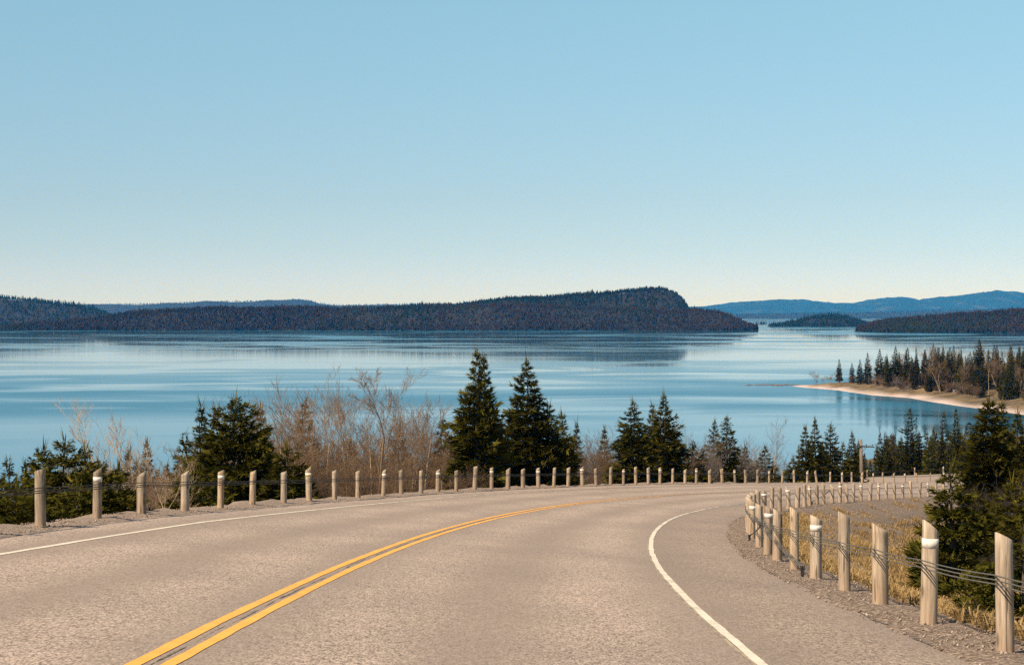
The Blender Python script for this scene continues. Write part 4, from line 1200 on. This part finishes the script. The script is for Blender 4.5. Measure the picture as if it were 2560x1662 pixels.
for i in range(60):
    d = 405 + 175 * (i + rng.random()) / 60; x = shore_x(d) + 9.5 + 7 * rng.random() ** 1.5
    u = U0 + x * F_PX / d
    zb = float(ground_z([x], [d])[0])
    if zb < .3 or u > 2640: continue
    h = rng.uniform(1.4, 5.0)
    POINT_BU.append((u, place_tree('bare_shrub', BS[rng.randrange(4)], x, d, zb, (h / 8 * 1.2, h / 8 * 1.2, h / 8), rng.random() * 6.28, 'brown bush', 'shrub', 'bushes on the point')))
number_them(POINT_BU, 'brown bush along the wood edge on the point', 'the tip')
bare_at(2499, 905, 478, BT[4], 'large pale spreading bare tree on the point by the beach', wide=1.0)
bare_at(2039, 936, 572, BT[0], 'lone thin bare tree at the end of the sand spit', wide=.8)
bare_at(2308, 922, 515, BS[1], 'round brown bush standing forward on the point', name='bare_shrub', wide=.9)
bare_at(2056, 942, 570, BS[0], 'small bush beside the lone thin tree on the sand spit', name='bare_shrub', wide=1.3)

# ------------------------------------------------------------------ dry grass on the inner bank
def dry_grass(n, seed):
    rg = np.random.default_rng(seed)
    ss = 9 + 85 * rg.random(n * 3) ** 1.3; off = 2.45 + 10 * rg.random(n * 3) ** 1.2
    P = on_road(ss, W + off)
    keep = fbm(P[:, 0] * .5, P[:, 1] * .3, 61) + .75 * np.exp(-((ss - 28) / 26) ** 2) + .0 * ss - .45 * np.clip((2.95 - off) / .5, 0, 1) > -.05
    P = P[keep][:n]
    P[:, 2] = ground_z(P[:, 0], P[:, 1]) 
    over_s, over_t = nearest(P[:, 0], P[:, 1])
    zr = on_road(over_s, over_t)[:, 2] - np.maximum(over_t - W - 2.5, 0) * .34
    P[:, 2] = np.where(over_t < W + 4.8, np.maximum(P[:, 2], zr), P[:, 2]) - .02
    m = len(P)
    a = rg.random(m) * 6.28; h = (.07 + .15 * rg.random(m)) * (1 + .8 * fbm(P[:, 0] * .9, P[:, 1] * .9, 71)); w = .004 + .007 * rg.random(m)
    lean = rg.random(m) * 1.5 + .25
    dx, dy = np.cos(a), np.sin(a)
    side = np.stack([-dy * w, dx * w, 0 * w], 1)
    mid = P + np.stack([dx * h * lean * .3, dy * h * lean * .3, h * .62], 1)
    tip = P + np.stack([dx * h * lean, dy * h * lean, h * (1 - .35 * lean)], 1)
    V = np.stack([P - side, P + side, mid + side * .7, mid - side * .7, tip], 1).reshape(-1, 3)
    b = 5 * np.arange(m)[:, None]
    o = obj('dry_grass', mesh_np('dry_grass', V, [b + np.array([[0, 1, 2, 3]]), b + np.array([[3, 2, 4]])], M['straw'], False, dict(var=np.repeat(rg.random(m), 5))))
    set_props(o, 'tufts of golden dry grass on the bank inside the bend', 'grass', kind='stuff')
dry_grass(230000, 3)

# ------------------------------------------------------------------ utility pole, things on the point
def utility_pole():
    d = 150.0
    top = px(2152, 1098, d)
    x = top[0]; zb = float(ground_z([x], [d])[0])
    t = empty('utility_pole', (x, d, zb)); h = top[2] - zb
    set_props(t, 'weathered wooden utility pole with a crossarm beside the bend', 'pole')
    tube('pole', [(0.12, 0, -.8), (.06, 0, h * .5), (0, 0, h)], [.17, .15, .12], M['pole'], t, 12)
    ca = h - 17 * d / F_PX
    tube('crossarm', [(-.55, -.14, ca + .02), (1.1, -.14, ca - .05)], .06, M['pole'], t, 6)
    tube('brace', [(.5, -.15, ca - .05), (.03, -.14, ca - .5)], .02, M['iron'], t, 6)
    for xx in (-.5, -.15, .45, .95):
        tube('insulator', [(xx, -.14, ca + .03), (xx, -.14, ca + .12), (xx, -.14, ca + .17)], [.02, .045, .03], M['iron'], t, 8)
    return np.array((x, d - .14, zb + ca + .17))
tp = utility_pole()
for i, xx in enumerate((-.5, .45, .95)):
    a = tp + np.array([xx, 0, 0]); b = px(1560 + 20 * i, 1165 + 9 * i, 118.)
    pts = [a * (1 - q) + b * q - np.array([0, 0, 1.1 * 4 * q * (1 - q)]) for q in np.linspace(0, 1, 24)]
    w_ = tube('power_line', pts, .010, M['iron'], None, 4)
    set_props(w_, '%s of the thin overhead wires running left from the utility pole' % ('left', 'middle', 'right')[i], 'wire', 'overhead wires')

def box_mesh(name, boxes, m):
    V, F = [], []
    for (x0, y0, z0, x1, y1, z1) in boxes:
        o = len(V)
        V += [(x0, y0, z0), (x1, y0, z0), (x1, y1, z0), (x0, y1, z0), (x0, y0, z1), (x1, y0, z1), (x1, y1, z1), (x0, y1, z1)]
        F += [(o, o + 3, o + 2, o + 1), (o + 4, o + 5, o + 6, o + 7), (o, o + 1, o + 5, o + 4), (o + 1, o + 2, o + 6, o + 5), (o + 2, o + 3, o + 7, o + 6), (o + 3, o, o + 4, o + 7)]
    return mesh_np(name, V, np.array(F), m)
M['plank'] = mat_simple('tan_planks', [(.3, (.28, .19, .10)), (.7, (.42, .30, .17))], 6)
M['blue'] = mat_simple('blue_plastic', [(.3, (.02, .06, .22)), (.7, (.03, .09, .30))], 6, rough=.5)
M['white'] = mat_simple('white_panel', [(.3, (.36, .36, .35)), (.7, (.46, .46, .44))], 3, rough=.6)
d = 500.; p = px(2340, 952, d); zb = float(ground_z([p[0]], [d])[0])
t = empty('picnic_table', (p[0], d, zb)); set_props(t, 'small tan wooden picnic table on the point under the trees', 'table')
obj('table_top', box_mesh('table_top', [(-.9, -.38, .70, .9, .38, .76)], M['plank']), t)
for yy in (-.75, .55): obj('bench_seat', box_mesh('bench_seat', [(-.9, yy, .42, .9, yy + .25, .47)], M['plank']), t)
for xx in (-.65, .6): obj('leg', box_mesh('leg', [(xx, -.70, .36, xx + .08, .78, .42), (xx + .01, -.5, 0, xx + .07, -.4, .70), (xx + .01, .4, 0, xx + .07, .5, .70)], M['plank']), t)
d = 488.; p = px(2389, 948, d); zb = float(ground_z([p[0]], [d])[0])
t = empty('picnic_shelter', (p[0], d, zb)); set_props(t, 'small open shelter with white roof on the point', 'shelter')
t.scale = (.62, .62, .62)
obj('roof', box_mesh('roof', [(-.95, -.8, 1.9, .95, .8, 1.98)], M['white']), t)
for xx in (-.85, .75):
    for yy in (-.7, .6): obj('post', box_mesh('post', [(xx, yy, 0, xx + .1, yy + .1, 1.9)], M['white']), t)
d = 482.; p = px(2429, 957, d); zb = float(ground_z([p[0]], [d])[0])
t = empty('barrel', (p[0], d, zb)); set_props(t, 'blue barrel under the trees on the point', 'barrel')
tube('drum', [(0, 0, 0), (0, 0, .08), (0, 0, .5), (0, 0, .92), (0, 0, 1.0)], [.40, .44, .48, .44, .40], M['blue'], t, 14)
tube('rim', [(0, 0, .97), (0, 0, 1.04)], [.43, .43], M['blue'], t, 14)

# rocks off the end of the spit
rg = np.random.default_rng(8)
for i in range(18):
    u = 1866 + 135 * (i + rg.random()) / 18; d = 584 + rg.normal(0, 2)
    x = (u - U0) * d / F_PX
    n = 9
    a = np.arange(n) * 2 * pi / n
    wdt = .9 + 1.9 * rg.random(); ht = .06 + .14 * rg.random()
    r1 = wdt * (.8 + .4 * rg.random(n)); V = [(r1[k] * cos(a[k]), .6 * r1[k] * sin(a[k]), -.25) for k in range(n)]
    V += [(.6 * r1[k] * cos(a[k]) + .1, .35 * r1[k] * sin(a[k]), ht * (.7 + .6 * rg.random())) for k in range(n)] + [(0, 0, ht * 1.15)]
    me = bpy.data.meshes.new('rock')
    me.from_pydata(V, [], [(k, (k + 1) % n, n + (k + 1) % n, n + k) for k in range(n)] + [(n + k, n + (k + 1) % n, 2 * n) for k in range(n)])
    me.materials.append(M['rock'])
    set_props(obj('rock', me, None, (x, d, 0)), 'flat rock awash off the sand spit, %s from its outer end' % ordinal(i + 1), 'rock', 'rocks off the sand spit')

# ------------------------------------------------------------------ air
def haze():
    x0, x1, y0, y1, z0, z1 = -27000, 27000, -400, 27000, -55, 260
    me = box_mesh('haze', [(x0, y0, z0, x1, y1, z1)], None) if False else None
    V = [(x0, y0, z0), (x1, y0, z0), (x1, y1, z0), (x0, y1, z0), (x0, y0, z1), (x1, y0, z1), (x1, y1, z1), (x0, y1, z1)]
    F = [(0, 3, 2, 1), (4, 5, 6, 7), (0, 1, 5, 4), (1, 2, 6, 5), (2, 3, 7, 6), (3, 0, 4, 7)]
    m = bpy.data.materials.new('air'); m.use_nodes = True
    nt = m.node_tree; nt.nodes.clear()
    out = nt.nodes.new('ShaderNodeOutputMaterial'); v = nt.nodes.new('ShaderNodeVolumePrincipled')
    v.inputs['Color'].default_value = (0.012, 0.33, 0.90, 1)
    v.inputs['Density'].default_value = 5.6e-5
    v.inputs['Anisotropy'].default_value = 0.0
    v.inputs['Absorption Color'].default_value = (1, 1, 1, 1)
    nt.links.new(v.outputs[0], out.inputs['Volume'])
    o = obj('haze', mesh_np('haze', V, np.array(F), m))
    set_props(o, 'thin blue air over the lake', 'haze', kind='stuff')
haze()
